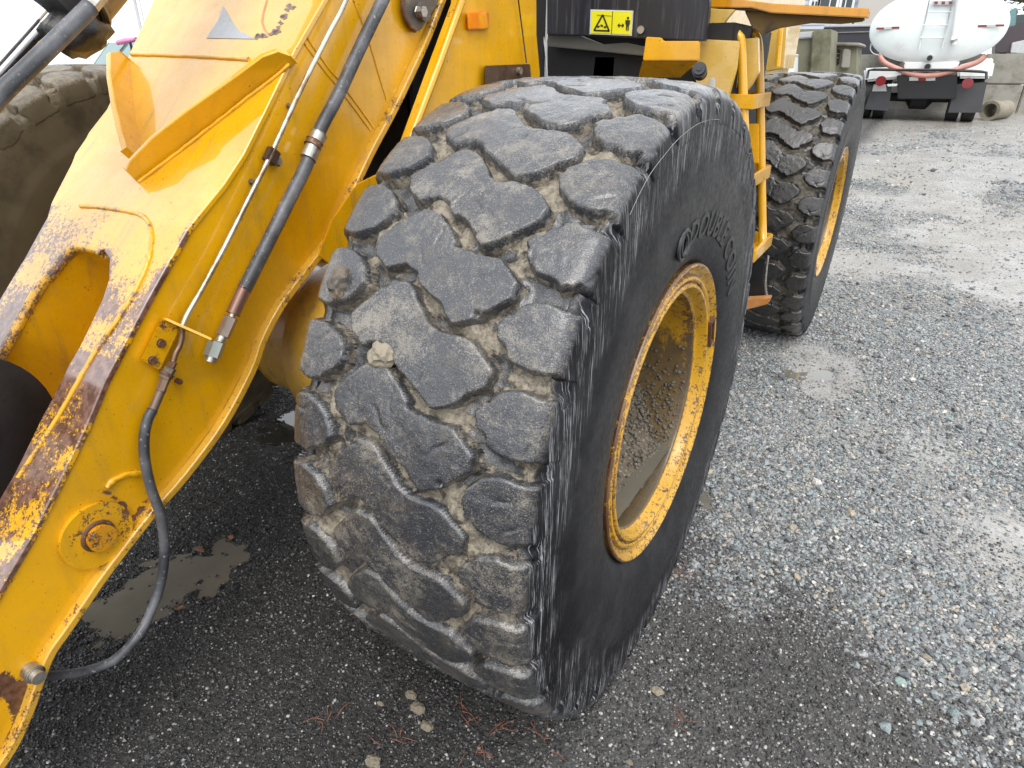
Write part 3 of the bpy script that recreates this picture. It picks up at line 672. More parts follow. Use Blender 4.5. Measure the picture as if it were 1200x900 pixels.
sub(mesh('standing_water', Vw, [(i, i+1, 25+i, 24+i) for i in range(23)], WMUD), rim)
# mud clods stuck to the shoulder of the tread and the stone wedged in it
def clod(name, c, r, seed, mat, sq=(1, 1, 1), subd=3):
    bm = bmesh.new(); bmesh.ops.create_icosphere(bm, subdivisions=subd, radius=1.0)
    q = np.array([v.co[:] for v in bm.verts]); k = .55+.85*fbm(q*1.5+seed*3.1, 3, seed)+.40*(fbm(q*4+seed, 3, seed+3)-.5)
    me = bpy.data.meshes.new(name); bm.to_mesh(me); bm.free(); me.vertices.foreach_set('co', (q*k[:, None]*r*np.array(sq)).ravel()); me.update()
    me.materials.append(mat)
    o = bpy.data.objects.new(name, me); COL.objects.link(o); o.location = c; return o
def on_tread(px, py, off=0):
    q = ray(px, py); o = CAM-np.array([0, 0, WZ]); rr = R0+off
    a = q[1]**2+q[2]**2; b = o[1]*q[1]+o[2]*q[2]; c = o[1]**2+o[2]**2-rr*rr; t = (-b-math.sqrt(b*b-a*c))/a; return CAM+q*t
st = clod('stone', on_tread(449, 416, -.004), .023, 4, STONE, (1.1, .95, 1.0)); tag(st, 'tan stone wedged in the tread groove of the nearest muddy tyre', 'stone')
cl = clod('mud_clod', on_tread(402, 333, -.012), .028, 8, DIRTST, (.7, 1, 1.1)); tag(cl, 'dark mud clod stuck on the inner edge of the front tyre tread', 'mud')

# ---- lifting arm
XB = -.66
top_px = [(379, 0), (345, 59), (310, 131), (285, 181), (262, 216), (240, 243), (220, 268), (195.6, 310.7), (171, 354.7), (146.7, 401), (122, 447.6), (99, 503), (69.7, 563), (36.7, 628), (0, 690)]
lip_px = [(522, 5), (500, 60), (468, 128), (437, 187), (408, 252), (399, 274), (388, 290), (345, 346), (328, 372), (313, 402), (300, 438), (267, 500), (223, 560), (180, 610), (130, 675), (108, 707), (84, 742), (66, 768), (53, 800), (41, 835), (20, 880), (-12, 925)]
TOP = np.array([at_x(*p, XB)[1:] for p in top_px]); _o = np.array([at_x(*p, XB+.018)[1:] for p in lip_px]); _t = np.gradient(_o, axis=0); _t /= np.linalg.norm(_t, axis=1)[:, None]; _n = np.stack([_t[:, 1], -_t[:, 0]], -1); _n = np.where(_n[:, 1:2] < 0, -_n, _n)
BOT = _o+_n*.018
TOP = np.vstack([TOP[0]+(TOP[0]-TOP[2])/np.linalg.norm(TOP[0]-TOP[2])*np.array([[.55], [.25]])[0], TOP, TOP[-1]+(TOP[-1]-TOP[-3])/np.linalg.norm(TOP[-1]-TOP[-3])*.33])
BOT = np.vstack([BOT[0]+(BOT[0]-BOT[1])*.8, BOT])
_ts = np.r_[0, np.cumsum(np.linalg.norm(np.diff(TOP, axis=0), axis=1))]
def top3(UV):   # (x, t) -> xyz on the ruled top surface
    return np.stack([UV[:, 0], np.interp(UV[:, 1], _ts, TOP[:, 0]), np.interp(UV[:, 1], _ts, TOP[:, 1])], -1)
def topn(UV):
    a = top3(UV+np.array([0, .03])); b = top3(UV-np.array([0, .03])); t = a-b; n = np.stack([0*t[:, 0], t[:, 2], -t[:, 1]], -1)
    n = np.where(n[:, 2:3] < 0, -n, n); return n/np.linalg.norm(n, axis=1)[:, None]
def at_top(px, py):
    best = None
    for i in range(len(TOP)-1):
        a, b = TOP[i], TOP[i+1]; t = b-a; L = np.linalg.norm(t); n = np.array([0, -t[1], t[0]])/L
        P = at_pl(px, py, (0, *a), n); k = ((P[1:]-a)@t)/L/L
        if (-.0001 <= k <= 1.0001) or (i == 0 and k < 0) or (i == len(TOP)-2 and k > 1): best = (P[0], _ts[i]+k*L)
    return np.array(best)
tR = [(XB, t) for t in _ts]
left_px = [(-25, 395), (0, 350), (28, 304), (55, 255), (72, 214), (88, 180), (104, 155), (125, 128), (140, 95), (152, 62), (180, 0), (205, -60)]
LEFT = [tuple(at_top(*p)) for p in left_px]
tl = _ts[-1]
out = [(x, t) for x, t in tR if t <= tl]+[(-1.10, tl)]+[(x, min(max(t, 0), tl)) for x, t in LEFT]+[(LEFT[-1][0], 0)]
slot_px = [(98, 289), (83, 291), (61, 316), (37, 347), (15, 386), (-14, 430), (-50, 500)]; slotR = [(-30, 630), (15, 558), (51, 485), (71, 448), (93, 406), (105, 382), (120, 350), (127, 328), (128, 303), (122, 295)]
slot = [tuple(at_top(*p)) for p in slotR+slot_px]
def wtop(UV, d):
    t = UV[:, 1]; tb = at_top(112, 420)[1]; tc = at_top(60, 560)[1]; P = np.stack([UV[:, 0]*1., t, 0*t], -1)
    k = .10+.32*sstep(tb-.52, tb-.05, t)
    br = sstep(tb-.008, tb+.008, t); k = np.where(br > .5, 1.05-.60*sstep(tb+.09, tb+.20, t), k)
    k = np.maximum(k, (.30*np.exp(-d/.010)+.25*np.exp(-d/.03))*sstep(tb-.55, tb-.2, t)); return k
arm_top = plate('arm_top_plate', out, top3, topn, .013, TOPP, loader, [slot], .016, wtop, .0)
_tt = np.gradient(TOP, axis=0); _tt /= np.linalg.norm(_tt, axis=1)[:, None]; _tn = np.stack([-_tt[:, 1], _tt[:, 0]], -1); _tn = np.where(_tn[:, 1:2] > 0, -_tn, _tn); TOPI = TOP+_tn*.0115
side_out = [tuple(p) for p in TOPI]+[tuple(p) for p in BOT[::-1]]
RUSTLINES = [([(128, 566), (142, 559), (156, 555), (168, 556)], .0045), ([(116, 578), (128, 578), (138, 586), (146, 594), (153, 607), (159, 606), (166, 598), (174, 587)], .0050), ([(112, 592), (124, 590), (134, 597), (139, 612)], .0045), ([(118, 655), (124, 660), (118, 672), (112, 684)], .0085), ([(0, 800), (22, 812), (30, 850), (10, 890)], .020), ([(52, 775), (46, 800), (38, 832)], .006)]
def seglen(UV, pts):
    d = np.full(len(UV), 9.)
    for a, b in zip(pts[:-1], pts[1:]):
        ab = b-a; t = np.clip(((UV-a)@ab)/(ab@ab), 0, 1); d = np.minimum(d, np.linalg.norm(UV-(a+t[:, None]*ab), axis=1))
    return d
def wside(UV, d):
    y = UV[:, 0]; pin = at_x(110, 625, XB)[1:]; r = np.hypot(UV[:, 0]-pin[0], UV[:, 1]-pin[1])
    k = np.maximum(.16*np.exp(-d/.006), .10*np.exp(-np.maximum(r-.06, 0)/.03))
    for L, w_ in RUSTLINES: k = np.maximum(k, .75*np.exp(-(seglen(UV, [at_x(*p, XB)[1:] for p in L])/w_)**2))
    return k
side3 = lambda UV: np.stack([np.full(len(UV), XB-.004), UV[:, 0], UV[:, 1]], -1)
SIDEP = paint('yellow_paint_arm_side', grime=.42, coat=.5, coatro=.08)
arm_side = plate('arm_side_plate', side_out, side3, const_n((1, 0, 0)), .022, SIDEP, loader, [], .011, wside)
plate('arm_side_plate', side_out, lambda UV: np.stack([np.full(len(UV), -1.14), UV[:, 0], UV[:, 1]], -1), const_n((-1, 0, 0)), .022, PAINTD, loader, [], .08)
# bottom plate with a lip standing out past the side
def strip(name, C2, x0, x1, th, mat, par, dn=-1):
    C2 = np.array(C2); T = np.gradient(C2, axis=0); T /= np.linalg.norm(T, axis=1)[:, None]; Nn = np.stack([T[:, 1], -T[:, 0]], -1)
    Nn = np.where((Nn[:, 1:2] > 0), -Nn, Nn); D2 = C2+Nn*th; rows = []
    for (a, b) in ((x0, 0), (x1, 0), (x1, 1), (x0, 1)): rows.append(np.stack([np.full(len(C2), a), *((C2 if b == 0 else D2).T)], -1))
    Vv, Ff = gridmesh(np.array(rows), True, False); n = len(C2); Ff = [tuple(f) for f in Ff]+[tuple(k*n for k in range(4)), tuple(k*n+n-1 for k in (3, 2, 1, 0))]
    o = mesh(name, Vv, Ff, mat, par, .5, dict(wear=np.full(4*n, .20))); md = o.modifiers.new('edge', 'BEVEL'); md.width = .003; md.segments = 2; md.limit_method = 'ANGLE'; md.angle_limit = .9; return o
BOTS = spline(BOT, 4)
strip('arm_bottom_plate', BOTS, -1.14, XB+.018, .018, paint('arm_edge_paint', base=(.60, .33, .03), grime=.5, dark=(.30, .16, .06), wearamt=1.25), loader)
# weld seams
def weld(name, P, r, mat, par, wear=0.):
    o = MB().tube(P, r, 8, sub=10).build(name, mat, par, 3.2); n = len(o.data.vertices); co = np.empty(n*3, np.float32); o.data.vertices.foreach_get('co', co); co = co.reshape(-1, 3)
    co += (np.stack([vnoise(co*140, k) for k in (1, 2, 3)], -1)-.5)*r*.55; o.data.vertices.foreach_set('co', co.ravel()); o.data.update()
    o.data.attributes.new('wear', 'FLOAT', 'POINT').data.foreach_set('value', np.full(n, wear, np.float32)); return o
WELD = paint('weld_paint', grime=.2, wearamt=1, rustc=(.22, .13, .08))
def onplane_top(pts, off): UV = np.array([at_top(*p) for p in pts]); return top3(UV)+topn(UV)*off
weld('weld_seam', onplane_top([(95, 242), (115, 243), (137, 246), (158, 250), (168, 254), (175, 262), (178, 275), (177, 290), (174, 308), (161, 338), (137, 377), (112, 413), (90, 452), (64, 496), (42, 530), (22, 560)], .001), .0052, paint('worn_weld', grime=.3, wearamt=1.2, rustc=(.25, .17, .12)), arm_top, .26)
weld('weld_seam', onplane_top([(155, 64), (190, 65), (240, 67), (292, 70)], .001), .0055, WELD, arm_top)
# slot walls: a deep yellow pocket with a rounded, rust-chipped lip
sl2 = resample(slot, .02); SP = top3(sl2); SN = topn(sl2)
Vv, Ff = gridmesh(np.stack([SP-SN*.004, SP-SN*.05, SP-SN*.16, SP-SN*.32], 0), False, True); ow = mesh('slot_wall', Vv, Ff, PAINTD, arm_top, 3.2, dict(wear=np.repeat([.25, .05, 0, 0], len(sl2))))
lip = paint('chipped_lip', grime=.2, wearamt=1, rustc=(.07, .045, .04)); n0 = len(slotR)
lo = MB().tube(onplane_top([(120, 296), (110, 291), (98, 289), (90, 288), (83, 291), (72, 302), (61, 316), (48, 331), (37, 347), (26, 365), (15, 386), (4, 405), (-8, 428)], -.006), .0115, 10, sub=4).build('slot_lip', lip, arm_top, 3.2)
lo.data.attributes.new('wear', 'FLOAT', 'POINT').data.foreach_set('value', np.full(len(lo.data.vertices), .34, np.float32))
# two upright stop plates in a V on the top plate
def standing(base_px, hs, name, side=1):
    UV = np.array([at_top(*p) for p in base_px]); B = top3(UV); Nn = topn(UV); T = np.gradient(B, axis=0); T /= np.linalg.norm(T, axis=1)[:, None]; Lt = np.cross(T, Nn)
    Tp = B+Nn*np.array(hs)[:, None]; w_ = .007; rows = [B-Lt*w_-Nn*.01, Tp-Lt*w_, Tp+Lt*w_, B+Lt*w_-Nn*.01]
    Vv, Ff = gridmesh(np.array(rows), True, False); n = len(B); Ff = [tuple(f) for f in Ff]+[tuple(k*n for k in range(4)), tuple(k*n+n-1 for k in (3, 2, 1, 0))]
    o = mesh(name, Vv, Ff, PAINT, arm_top, .5, dict(wear=np.tile(np.full(n, .10), 4))); md = o.modifiers.new('edge', 'BEVEL'); md.width = .0025; md.segments = 2; md.limit_method = 'ANGLE'; md.angle_limit = .9
    return o
standing([(160, 212), (170, 204.5), (200, 181), (240, 150), (290, 111), (325, 84), (338, 73), (344, 68)], [.036, .046, .056, .058, .052, .050, .038, .012], 'stop_plate')
standing([(150, 72), (151, 82), (154, 110), (157, 140), (160, 170), (162, 190)], [.030, .060, .066, .060, .050, .040], 'stop_plate')
weld('weld_seam', onplane_top([(163, 214), (203, 184), (243, 153), (293, 114), (328, 87), (340, 76)], .002), .0045, WELD, arm_top)
# old torn sticker remains on the upper top plate (grey film with a chipped ring)
def film(name, pts, off, mat, par):
    P = onplane_top(pts, off); return mesh(name, P, [tuple(range(len(P)))], mat, par)
film('torn_sticker', [(242, 45), (256, 24), (262, 8), (266, 14), (273, 27), (282, 37), (296, 44), (300, 46)], .0012, simple('grey_film', (.36, .38, .40), .35, 0, .3, 60, dirt=(.6, .45, .2), dsc=40, dlo=.6, dhi=.7), arm_top)
mbx = MB()
for (a, b, n_, seed) in (((300, 43), (322, 40), 9, 1), ((322, 40), (342, 2), 16, 2)):
    rg = np.random.default_rng(seed)
    for k in range(n_):
        p = np.array(a)+(np.array(b)-np.array(a))*k/n_+rg.normal(0, 2.2, 2); q = [(p[0]+rg.uniform(1.2, 4.2)*math.cos(t), p[1]+rg.uniform(1.0, 3.2)*math.sin(t)) for t in np.linspace(0, 6.28, 8)[:-1]]
        P = onplane_top(q, .0009); mbx.add(P, [tuple(range(len(P)))])
mbx.build('paint_chips', simple('chipped_primer', (.20, .15, .13), .5, 0, .5, 80), arm_top)
film('faint_scrawl', [(312, 0), (308, 14), (306, 26), (309, 35), (314, 41), (315, 39.5), (311, 34), (308.5, 26), (310, 14), (314, 0)], .0008, simple('red_crayon', (.55, .22, .12), .5), arm_top)
# arm side: pin boss, weld lines, rust streaks
def disc_x(name, px, py, x0, x1, r, mat, par, r2=None, n=40, wear=0.):
    a = at_x(px, py, x0); mb = MB().cyl(a, (x1, a[1], a[2]), r, n, r2 if r2 else r); o = mb.build(name, mat, par, .6, bevel=.002)
    o.data.attributes.new('wear', 'FLOAT', 'POINT').data.foreach_set('value', np.full(len(o.data.vertices), wear, np.float32)); return o
boss = disc_x('pin_boss', 109, 624, XB-.01, XB+.009, .069, SIDEP, arm_side, wear=.27)
ringm = MB(); c = at_x(109, 624, XB-.01); c[0] = XB+.010; tq = np.linspace(0, 2*math.pi, 40); ringm.tube([c+np.array([0, math.cos(q), math.sin(q)])*.0295 for q in tq], .0048, 8); ringm.build('pin_seal', RUST, arm_side)
disc_x('pin', 109, 624, XB-.01, XB+.027, .026, paint('pin_paint', base=(.60, .26, .005), grime=.6, wearamt=1.1), arm_side, wear=.24)
mbp = MB(); c = at_x(110, 627, XB+.027); mbp.cyl(c, c+np.array([.004, 0, 0]), .003, 10); mbp.build('grease_nipple', STEEL, arm_side)
def onside(pts, off=0): return [at_x(*p, XB+off) for p in pts]
weld('weld_seam', onside([(125, 572), (133, 563), (146, 557), (160, 555), (168, 556)], -.002), .0065, SIDEP, arm_side)
for L in ([(360, 45), (385, 80), (400, 98), (438, 150)], [(414, 0), (430, 42), (446, 95), (453, 118)], [(356, 50), (381, 84), (396, 102), (434, 153)]):
    weld('weld_line', onside(L, -.0035), .0025, SIDEP, arm_side)
# arm nose under the arm tip: coupler lug with pin and greased ball (mostly out of the picture)
gc = at_x(36, 786, XB); mb = MB(); mb.cyl(gc-np.array([.01, 0, 0]), gc+np.array([.018, 0, 0]), .018, 20, .015); mb.cyl(gc+np.array([.017, 0, 0]), gc+np.array([.034, 0, 0]), .013, 16, .010); mb  .build('grease_cap', STEEL, arm_side, bevel=.003)
# bell-crank boss in the slot
mb = MB(); mb.cyl((-1.0, -.975, .765), (-.88, -.975, .765), .168, 48); o = mb.build('tilt_lever', simple('black_greased', (.010, .010, .011), .45, 0, .6, 9, .2, 60), loader, bevel=.006)
mb = MB(); mb.cyl((-.885, -.975, .765), (-.868, -.975, .765), .05, 24); mb.build('lever_pin', STEEL, o, bevel=.003)
# ---- pipes and hoses on the arm side
def onsidez(pts): return [at_x(p[0], p[1], XB+p[2]) for p in pts]
tube_p = onsidez([(409, -8, .025), (398, 16, .022), (385, 40, .02), (350, 110, .02), (318, 180, .02), (292, 232, .02), (262, 292, .02), (236, 340, .021), (220, 368, .022), (213, 384, .022)])
MB().tube(tube_p, .0058, 10, sub=6).build('steel_pipe', TUBE, loader, 3.2)
MB().tube(onsidez([(212.5, 382, .022), (213.5, 392, .022), (211, 404, .022), (206, 414, .022), (203, 424, .022)]), .0058, 10, sub=6).build('steel_pipe', simple('brown_pipe', (.20, .12, .08), .4, .6, .3, 40), loader, 3.2)
hose_p = onsidez([(458, -20, .035), (440, 18, .034), (420, 60, .032), (396, 112, .03), (378, 146, .03), (367, 172, .03), (358, 196, .03), (340, 232, .03), (318, 276, .03), (302, 308, .03), (286, 340, .03)])
hose = MB().tube(hose_p, .0158, 16, sub=6).build('hydraulic_hose', HOSE, loader, 3.2)
def seg(a, b, r, name, mat, par, n=16, ax=.03): return MB().tube(onsidez([(*a, ax), (*b, ax)]), r, n).build(name, mat, par, .6, bevel=.0012)
seg((374, 157), (361, 186), .0190, 'hose_clamp', STEEL, hose, 24); seg((369, 166), (366, 172), .0200, 'clamp_band', RUST, hose, 24)
mb = MB(); c = at_x(371, 168, XB+.012); mb.box(c, (.02, .018, .03)); mb.build('clamp_foot', STEEL, hose, bevel=.002)
seg((287, 337), (273, 368), .0150, 'hose_ferrule', simple('brown_ferrule', (.19, .105, .08), .38, .5, .25, 30), hose, 18)
seg((274, 366), (270, 376), .0085, 'fitting_neck', STEEL, hose); seg((271, 372), (261, 394), .0150, 'fitting_nut', simple('tarnished_nut', (.30, .24, .20), .4, .7, .3, 40), hose, 6)
seg((262, 392), (258, 401), .0115, 'fitting_neck', STEEL, hose); seg((255, 400), (248, 418), .0185, 'elbow_nut', simple('galvanised_nut', (.34, .36, .33), .4, .7, .2, 40), hose, 6); seg((249, 416), (246, 424), .0130, 'elbow_end', STEEL, hose, 14)
# bracket: foot plate with two bolts and a shelf standing out from the arm
fp = [(190, 371), (165, 422), (187, 434), (211, 385)]
P = onsidez([(*p, .002) for p in fp]); Q = onsidez([(*p, .013) for p in fp]); br = MB().hexa(P, Q).build('hose_bracket', SIDEP, loader, .5, bevel=.0015)
br.data.attributes.new('wear', 'FLOAT', 'POINT').data.foreach_set('value', np.full(len(br.data.vertices), .22, np.float32))
s1 = [at_x(190, 371, XB+.004), at_x(212, 383, XB+.004)]; dn = (s1[1]-s1[0]); dn /= np.linalg.norm(dn); alongv = at_x(165, 422, XB)-at_x(190, 371, XB); alongv /= np.linalg.norm(alongv); ex = np.array([1., 0, 0])
a0 = s1[0]; sh = [a0, a0+ex*.018, a0+ex*.075+dn*.062, a0+ex*.080+dn*.068, a0+ex*.070+dn*.082, a0+ex*.02+dn*.052, a0+dn*.045]
MB().hexa(sh, [p+alongv*.005 for p in sh]).build('bracket_shelf', SIDEP, br, .5, bevel=.001)
for p in ((188, 402), (178, 422)): disc_x('bolt', p[0], p[1], XB+.012, XB+.020, .0078, RUST, br, .006, 14)
g = seg((203, 424), (199, 432), .0085, 'pipe_nut', RUST, br, 6, .022); seg((200, 431), (193, 444), .0115, 'pipe_union', DIRTST, br, 6, .022); seg((196, 437), (194, 440), .0150, 'pipe_washer', RUST, br, 20, .022); seg((194, 443), (188, 458), .0100, 'hose_nut', simple('rusty_nut', (.21, .14, .10), .45, .6, .3, 50), br, 6, .022); seg((189, 457), (178, 483), .0092, 'hose_ferrule', simple('rusty_ferrule', (.17, .12, .09), .45, .5, .3, 60), br, 14, .022)
mb = MB(); c = at_x(207, 446, XB); mb.cyl(c, c+ex*.014, .006, 12); mb.build('stud', RUST, br)
low = onsidez([(179, 480, .022), (173, 492, .024), (169, 512, .026), (170, 540, .03), (177, 572, .035), (187, 600, .04), (192, 630, .04), (192, 660, .035), (186, 692, .03), (172, 727, .03), (158, 750, .035), (136, 772, .02), (112, 783, -.01), (86, 789, -.05), (56, 792, -.10), (20, 795, -.16)])
MB().tube(low, .0105, 14, sub=6).build('lower_hose', HOSE, loader, 3.2)
for a in ((318, 183),):
    mb = MB(); c = at_x(*a, XB+.015); tdir = np.array(tube_p[3])-np.array(tube_p[4]); tdir /= np.linalg.norm(tdir); nd = np.cross(tdir, ex)
    mb.box(c+nd*.000, (.034, .028, .02), (tdir, nd, ex)); mb.box(at_x(325, 189, XB+.006), (.018, .02, .008), (tdir, nd, ex)); o = mb.build('pipe_clip', simple('brown_clip', (.07, .04, .03), .4, .4), loader, bevel=.002)
    disc_x('bolt', 325, 189, XB+.008, XB+.016, .0075, STEEL, o, .0065, 6)
for a in ((294, 213), (338, 124)): disc_x('stud', a[0], a[1], XB-.002, XB+.012, .005, DIRTST, arm_side, .0045, 10)
disc_x('stud', 409, 234, XB-.002, XB+.012, .006, RUST, arm_side, .005, 10)

# ---- tilt cylinder above the arm
axd = at_x(60, 10, -.95)-at_x(0, 80, -.95); axd /= np.linalg.norm(axd)
rc = at_x(20, 42, -.95); MB().cyl(rc-axd*.7, rc+axd*.075, .052, 48).build('tilt_cylinder_rod', CHROME, loader)
g0 = rc+axd*.075; MB().cyl(g0, g0+axd*.06, .085, 40).build('cylinder_gland', BLACKF, loader, bevel=.006); MB().cyl(g0+axd*.06, g0+axd*.8, .095, 40).build('tilt_cylinder_barrel', simple('brown_barrel', (.22, .16, .08), .45, 0, .4, 14, dirt=(.05, .04, .03), dsc=20), loader, bevel=.006)
hp = [at_x(-30, 150, -.78), at_x(0, 112, -.78), at_x(40, 73, -.78), at_x(80, 34, -.78), at_x(106, 8, -.78)]
MB().tube(hp, .0155, 16, sub=5).build('cylinder_hose', HOSE, loader, 3.2)
mb = MB(); mb.cyl(at_x(104, 10, -.78), at_x(118, -6, -.78), .014, 6); mb.build('hose_coupling', STEEL, loader)
lg = clod('cylinder_grease', tuple(at_x(88, 36, -.9)), .055, 21, simple('black_grease', (.012, .011, .010), .4, 0, .5, 40, .6, 60), (1, 1.2, .9)); [setattr(p, 'use_smooth', True) for p in lg.data.polygons]; lg.parent = loader; lg.location = np.array(lg.location)-LB

# ---- front frame tower, inside the gap, axle
tow3 = lambda UV: np.stack([-.60-.02*(UV[:, 0]-.1), UV[:, 0], UV[:, 1]], -1)
tpx = [(540, -30), (537, 4), (510, 75), (478, 160), (455, 222), (455, 320), (600, 330), (636, 250), (637, 84), (633, 40), (633, -30)]
TW = [tuple(at_x(*p, -.60)[1:]) for p in tpx]
tower = plate('frame_tower', TW, tow3, const_n((1, 0, 0)), .02, PAINT, loader, [], .05, lambda UV, d: .16*np.exp(-d/.006))
strip2 = onsidez([(541, -30, .062), (541, 2, .062), (514, 76, .062), (482, 160, .062), (462, 215, .062)])
MB().tube(strip2, .011, 8).build('tower_edge_rib', PAINT, tower, 3.2)
MB().tube([at_x(605, -20, -.5985), at_x(610, 20, -.5985), at_x(617, 74, -.5985)], .0022, 6).build('panel_seam', BLACKF, tower, 3.2)
ol = [(547, 15), (573, 14), (573, 34), (548, 35)]
MB().hexa([at_x(*p, -.604) for p in ol], [at_x(*p, -.592) for p in ol]).build('side_marker_light', ORLENS, loader, .5, bevel=.003)
bp = [(568, 77), (621, 75), (623, 96), (623, 110), (568, 110)]
o = MB().hexa([at_x(*p, -.605) for p in bp], [at_x(*p, -.588) for p in bp]).build('tower_bracket', simple('rusty_bracket', (.09, .05, .03), .5, .3, .5, 30, .3, 100), loader, .5, bevel=.002)
mb = MB(); c = at_x(607, 83, -.588); mb.cyl(c, c+ex*.012, .011, 14); mb.build('bolt', STEEL, o)
# pivot pin plate at the top of the arm
pv = [(470, -20), (470, 12), (476, 28), (486, 38), (494, 34), (512, 6), (516, -20)]
o = MB().hexa([at_x(*p, XB-.005) for p in pv], [at_x(*p, XB+.012) for p in pv]).build('pivot_keeper', DIRTST, loader, .5, bevel=.003)
ar = MB().tube(onsidez([(473, -16, .012), (472, 10, .012), (478, 26, .012), (487, 36, .012)]), .006, 8, sub=3).build('keeper_edge', RUST, o)
disc_x('pivot_pin', 490, 14, XB, XB+.026, .026, DIRTST, o, .022); disc_x('pivot_bolt', 490, 14, XB+.02, XB+.042, .013, STEEL, o, .012, 6)
mb = MB(); mb.box((-.95, .65, 1.0), (.50, .8, 1.0)); mb.box((-.68, .62, 1.2), (.02, .8, 1.2)); mb.build('frame_box', BLACKF, loader, bevel=.01)
mb = MB(); mb.tube([(-1.65, 0, WZ), (-1.35, 0, WZ), (-1.28, 0, WZ), (-.62, 0, WZ), (-.55, 0, WZ), (-.22, 0, WZ)], [.15, .15, .20, .20, .15, .15], 32); mb.build('axle', PAINTD, loader, .6)
def drum(x0, x1, r, nm, mat): MB().tube([(x0, 0, WZ), (x1, 0, WZ)], r, 48).build(nm, mat, loader, .6, bevel=.008)
AXM = paint('axle_paint', base=(.62, .36, .05), grime=.8, dark=(.22, .15, .07), coat=.3, coatro=.2)
# axle housing seen between arm and tyre
def axle_px(px, py, y): return at_y(px, py, y)
MB().tube([(-.98, -.02, .67), (-.80, -.02, .67), (-.785, -.02, .67), (-.62, -.02, .67), (-.605, -.02, .67), (-.50, -.02, .67), (-.40, -.02, .67), (-.27, -.02, .67)], [.20, .22, .255, .265, .285, .285, .25, .25], 56).build('axle_housing', AXM, loader, .5, bevel=.004)
mb = MB(); mb.box((-.62, -.10, .44), (.3, .2, .10)); mb.build('axle_seat', DIRTST, loader, bevel=.015)
fp2 = [(372, 300), (388, 258), (418, 215), (470, 190), (470, 330), (392, 314)]
MB().hexa([at_x(*p, -.56) for p in fp2], [at_x(*p, -.53) for p in fp2]).build('frame_gusset', PAINTD, loader, .5, bevel=.003)

# ---- cab front, brackets, platform, ladder (all behind the front wheel)
YC = 1.15
def fpanel(name, px, y, th, mat, par, bevel=.003):
    a = [at_y(*p, y) for p in px]; b = [p+np.array([0, th, 0]) for p in a]; return MB().hexa(a, b).build(name, mat, par, .5, bevel=bevel)
cabp = fpanel('cab_front_panel', [(630, -60), (630, 39), (643, 40), (826, 48), (830, 20), (834, -60)], YC, .03, PANEL, loader)
dec = [(692, 11), (742, 12.5), (740, 42), (691, 40)]
dk = fpanel('warning_decal', dec, YC-.005, .004, simple('decal_frame', (.55, .55, .50), .4), cabp, 0)
DYEL = simple('decal_yellow', (.72, .66, .01), .35, 0, .04, 60); DBLK = simple('decal_black', (.02, .02, .015), .4)
def dpx(u, v):   # decal coords 0..1
    a, b, c, d = [np.array(q, float) for q in dec]; p = (a*(1-u)+b*u)*(1-v)+(d*(1-u)+c*u)*v; return tuple(p)
def dflat(name, loops, off, mat):
    mb = MB()
    for L in loops:
        P = [at_y(*dpx(*q), YC-.005-off) for q in L]; mb.add(P, [tuple(range(len(P)))])
    return mb.build(name, mat, dk)
dflat('decal_ground', [[(.03, .05), (.97, .05), (.97, .95), (.03, .95)]], .0015, DYEL)
def ln(p, q, w=.02):
    p = np.array(p); q = np.array(q); d = q-p; n = np.array([-d[1]*.6, d[0]/.6]); n /= np.linalg.norm(n)/w; n[1] *= 1.6; return [tuple(p-n), tuple(q-n), tuple(q+n), tuple(p+n)]
loops = [ln((.10, .84), (.29, .20)), ln((.29, .20), (.46, .84)), ln((.09, .84), (.47, .84)), ln((.52, .05), (.52, .95), .008), ln((.17, .70), (.23, .66), .022), ln((.25, .62), (.31, .66), .024), ln((.33, .70), (.39, .68), .022), ln((.15, .22), (.50, .24), .006),
         ln((.66, .60), (.80, .60), .014), ln((.66, .60), (.70, .53), .012), ln((.66, .60), (.70, .67), .012), ln((.80, .60), (.76, .53), .012), ln((.80, .60), (.76, .67), .012),
         ln((.89, .38), (.89, .62), .035), ln((.87, .60), (.87, .80), .014), ln((.91, .60), (.91, .80), .014), ln((.84, .38), (.85, .56), .010), ln((.94, .38), (.93, .56), .010), [(.89+.028*math.cos(t), .30+.055*math.sin(t)) for t in np.linspace(0, 6.28, 12)[:-1]]]
dflat('decal_pictograms', loops, .003, DBLK)
mb = MB(); c = at_y(752, 35, YC); mb.cyl(c+np.array([0, .01, 0]), c-np.array([0, .012, 0]), .011, 16); mb.build('panel_bolt', STEEL, cabp, bevel=.002)
post = MB().tube([at_y(638, -40, 1.02), at_y(638, 40, 1.02), at_y(639, 110, 1.02)], .0105, 12).build('grey_post', LTGREY, loader)
MB().tube([at_y(632, 10, 1.0), at_y(639, 60, 1.0), at_y(642, 110, 1.0)], .003, 6, sub=4).build('cable', LTGREY, loader, 3.2)
mb = MB(); mb.box((-.42, 1.55, 1.2), (.75, .6, .75)); mb.build('cab_underframe', BLACKF, loader, bevel=.01)
fpanel('cab_sill', [(642, 42), (680, 42), (705, 52), (732, 50), (760, 56), (760, 66), (640, 54)], YC+.05, .03, simple('grey_sill', (.16, .155, .13), .6, 0, .4, 10), loader)
fpanel('yellow_beam', [(706, 62), (760, 62), (760, 73), (706, 73)], YC+.12, .05, PAINTD, loader); fpanel('pale_block', [(697, 66), (721, 66), (719, 92), (694, 92)], YC+.10, .04, simple('pale_rusty', (.3, .26, .17), .7, 0, .4, 20), loader)
st_ = fpanel('step_bracket', [(757, 43), (774, 44), (776, 48), (819, 48), (818, 71), (753, 71)], 1.06, .02, PAINT, loader); a = [at_y(*p, 1.06) for p in ((753, 71.6), (818, 71.6))]; b = [at_y(*p, 1.14) for p in ((796, 91), (748, 90))]
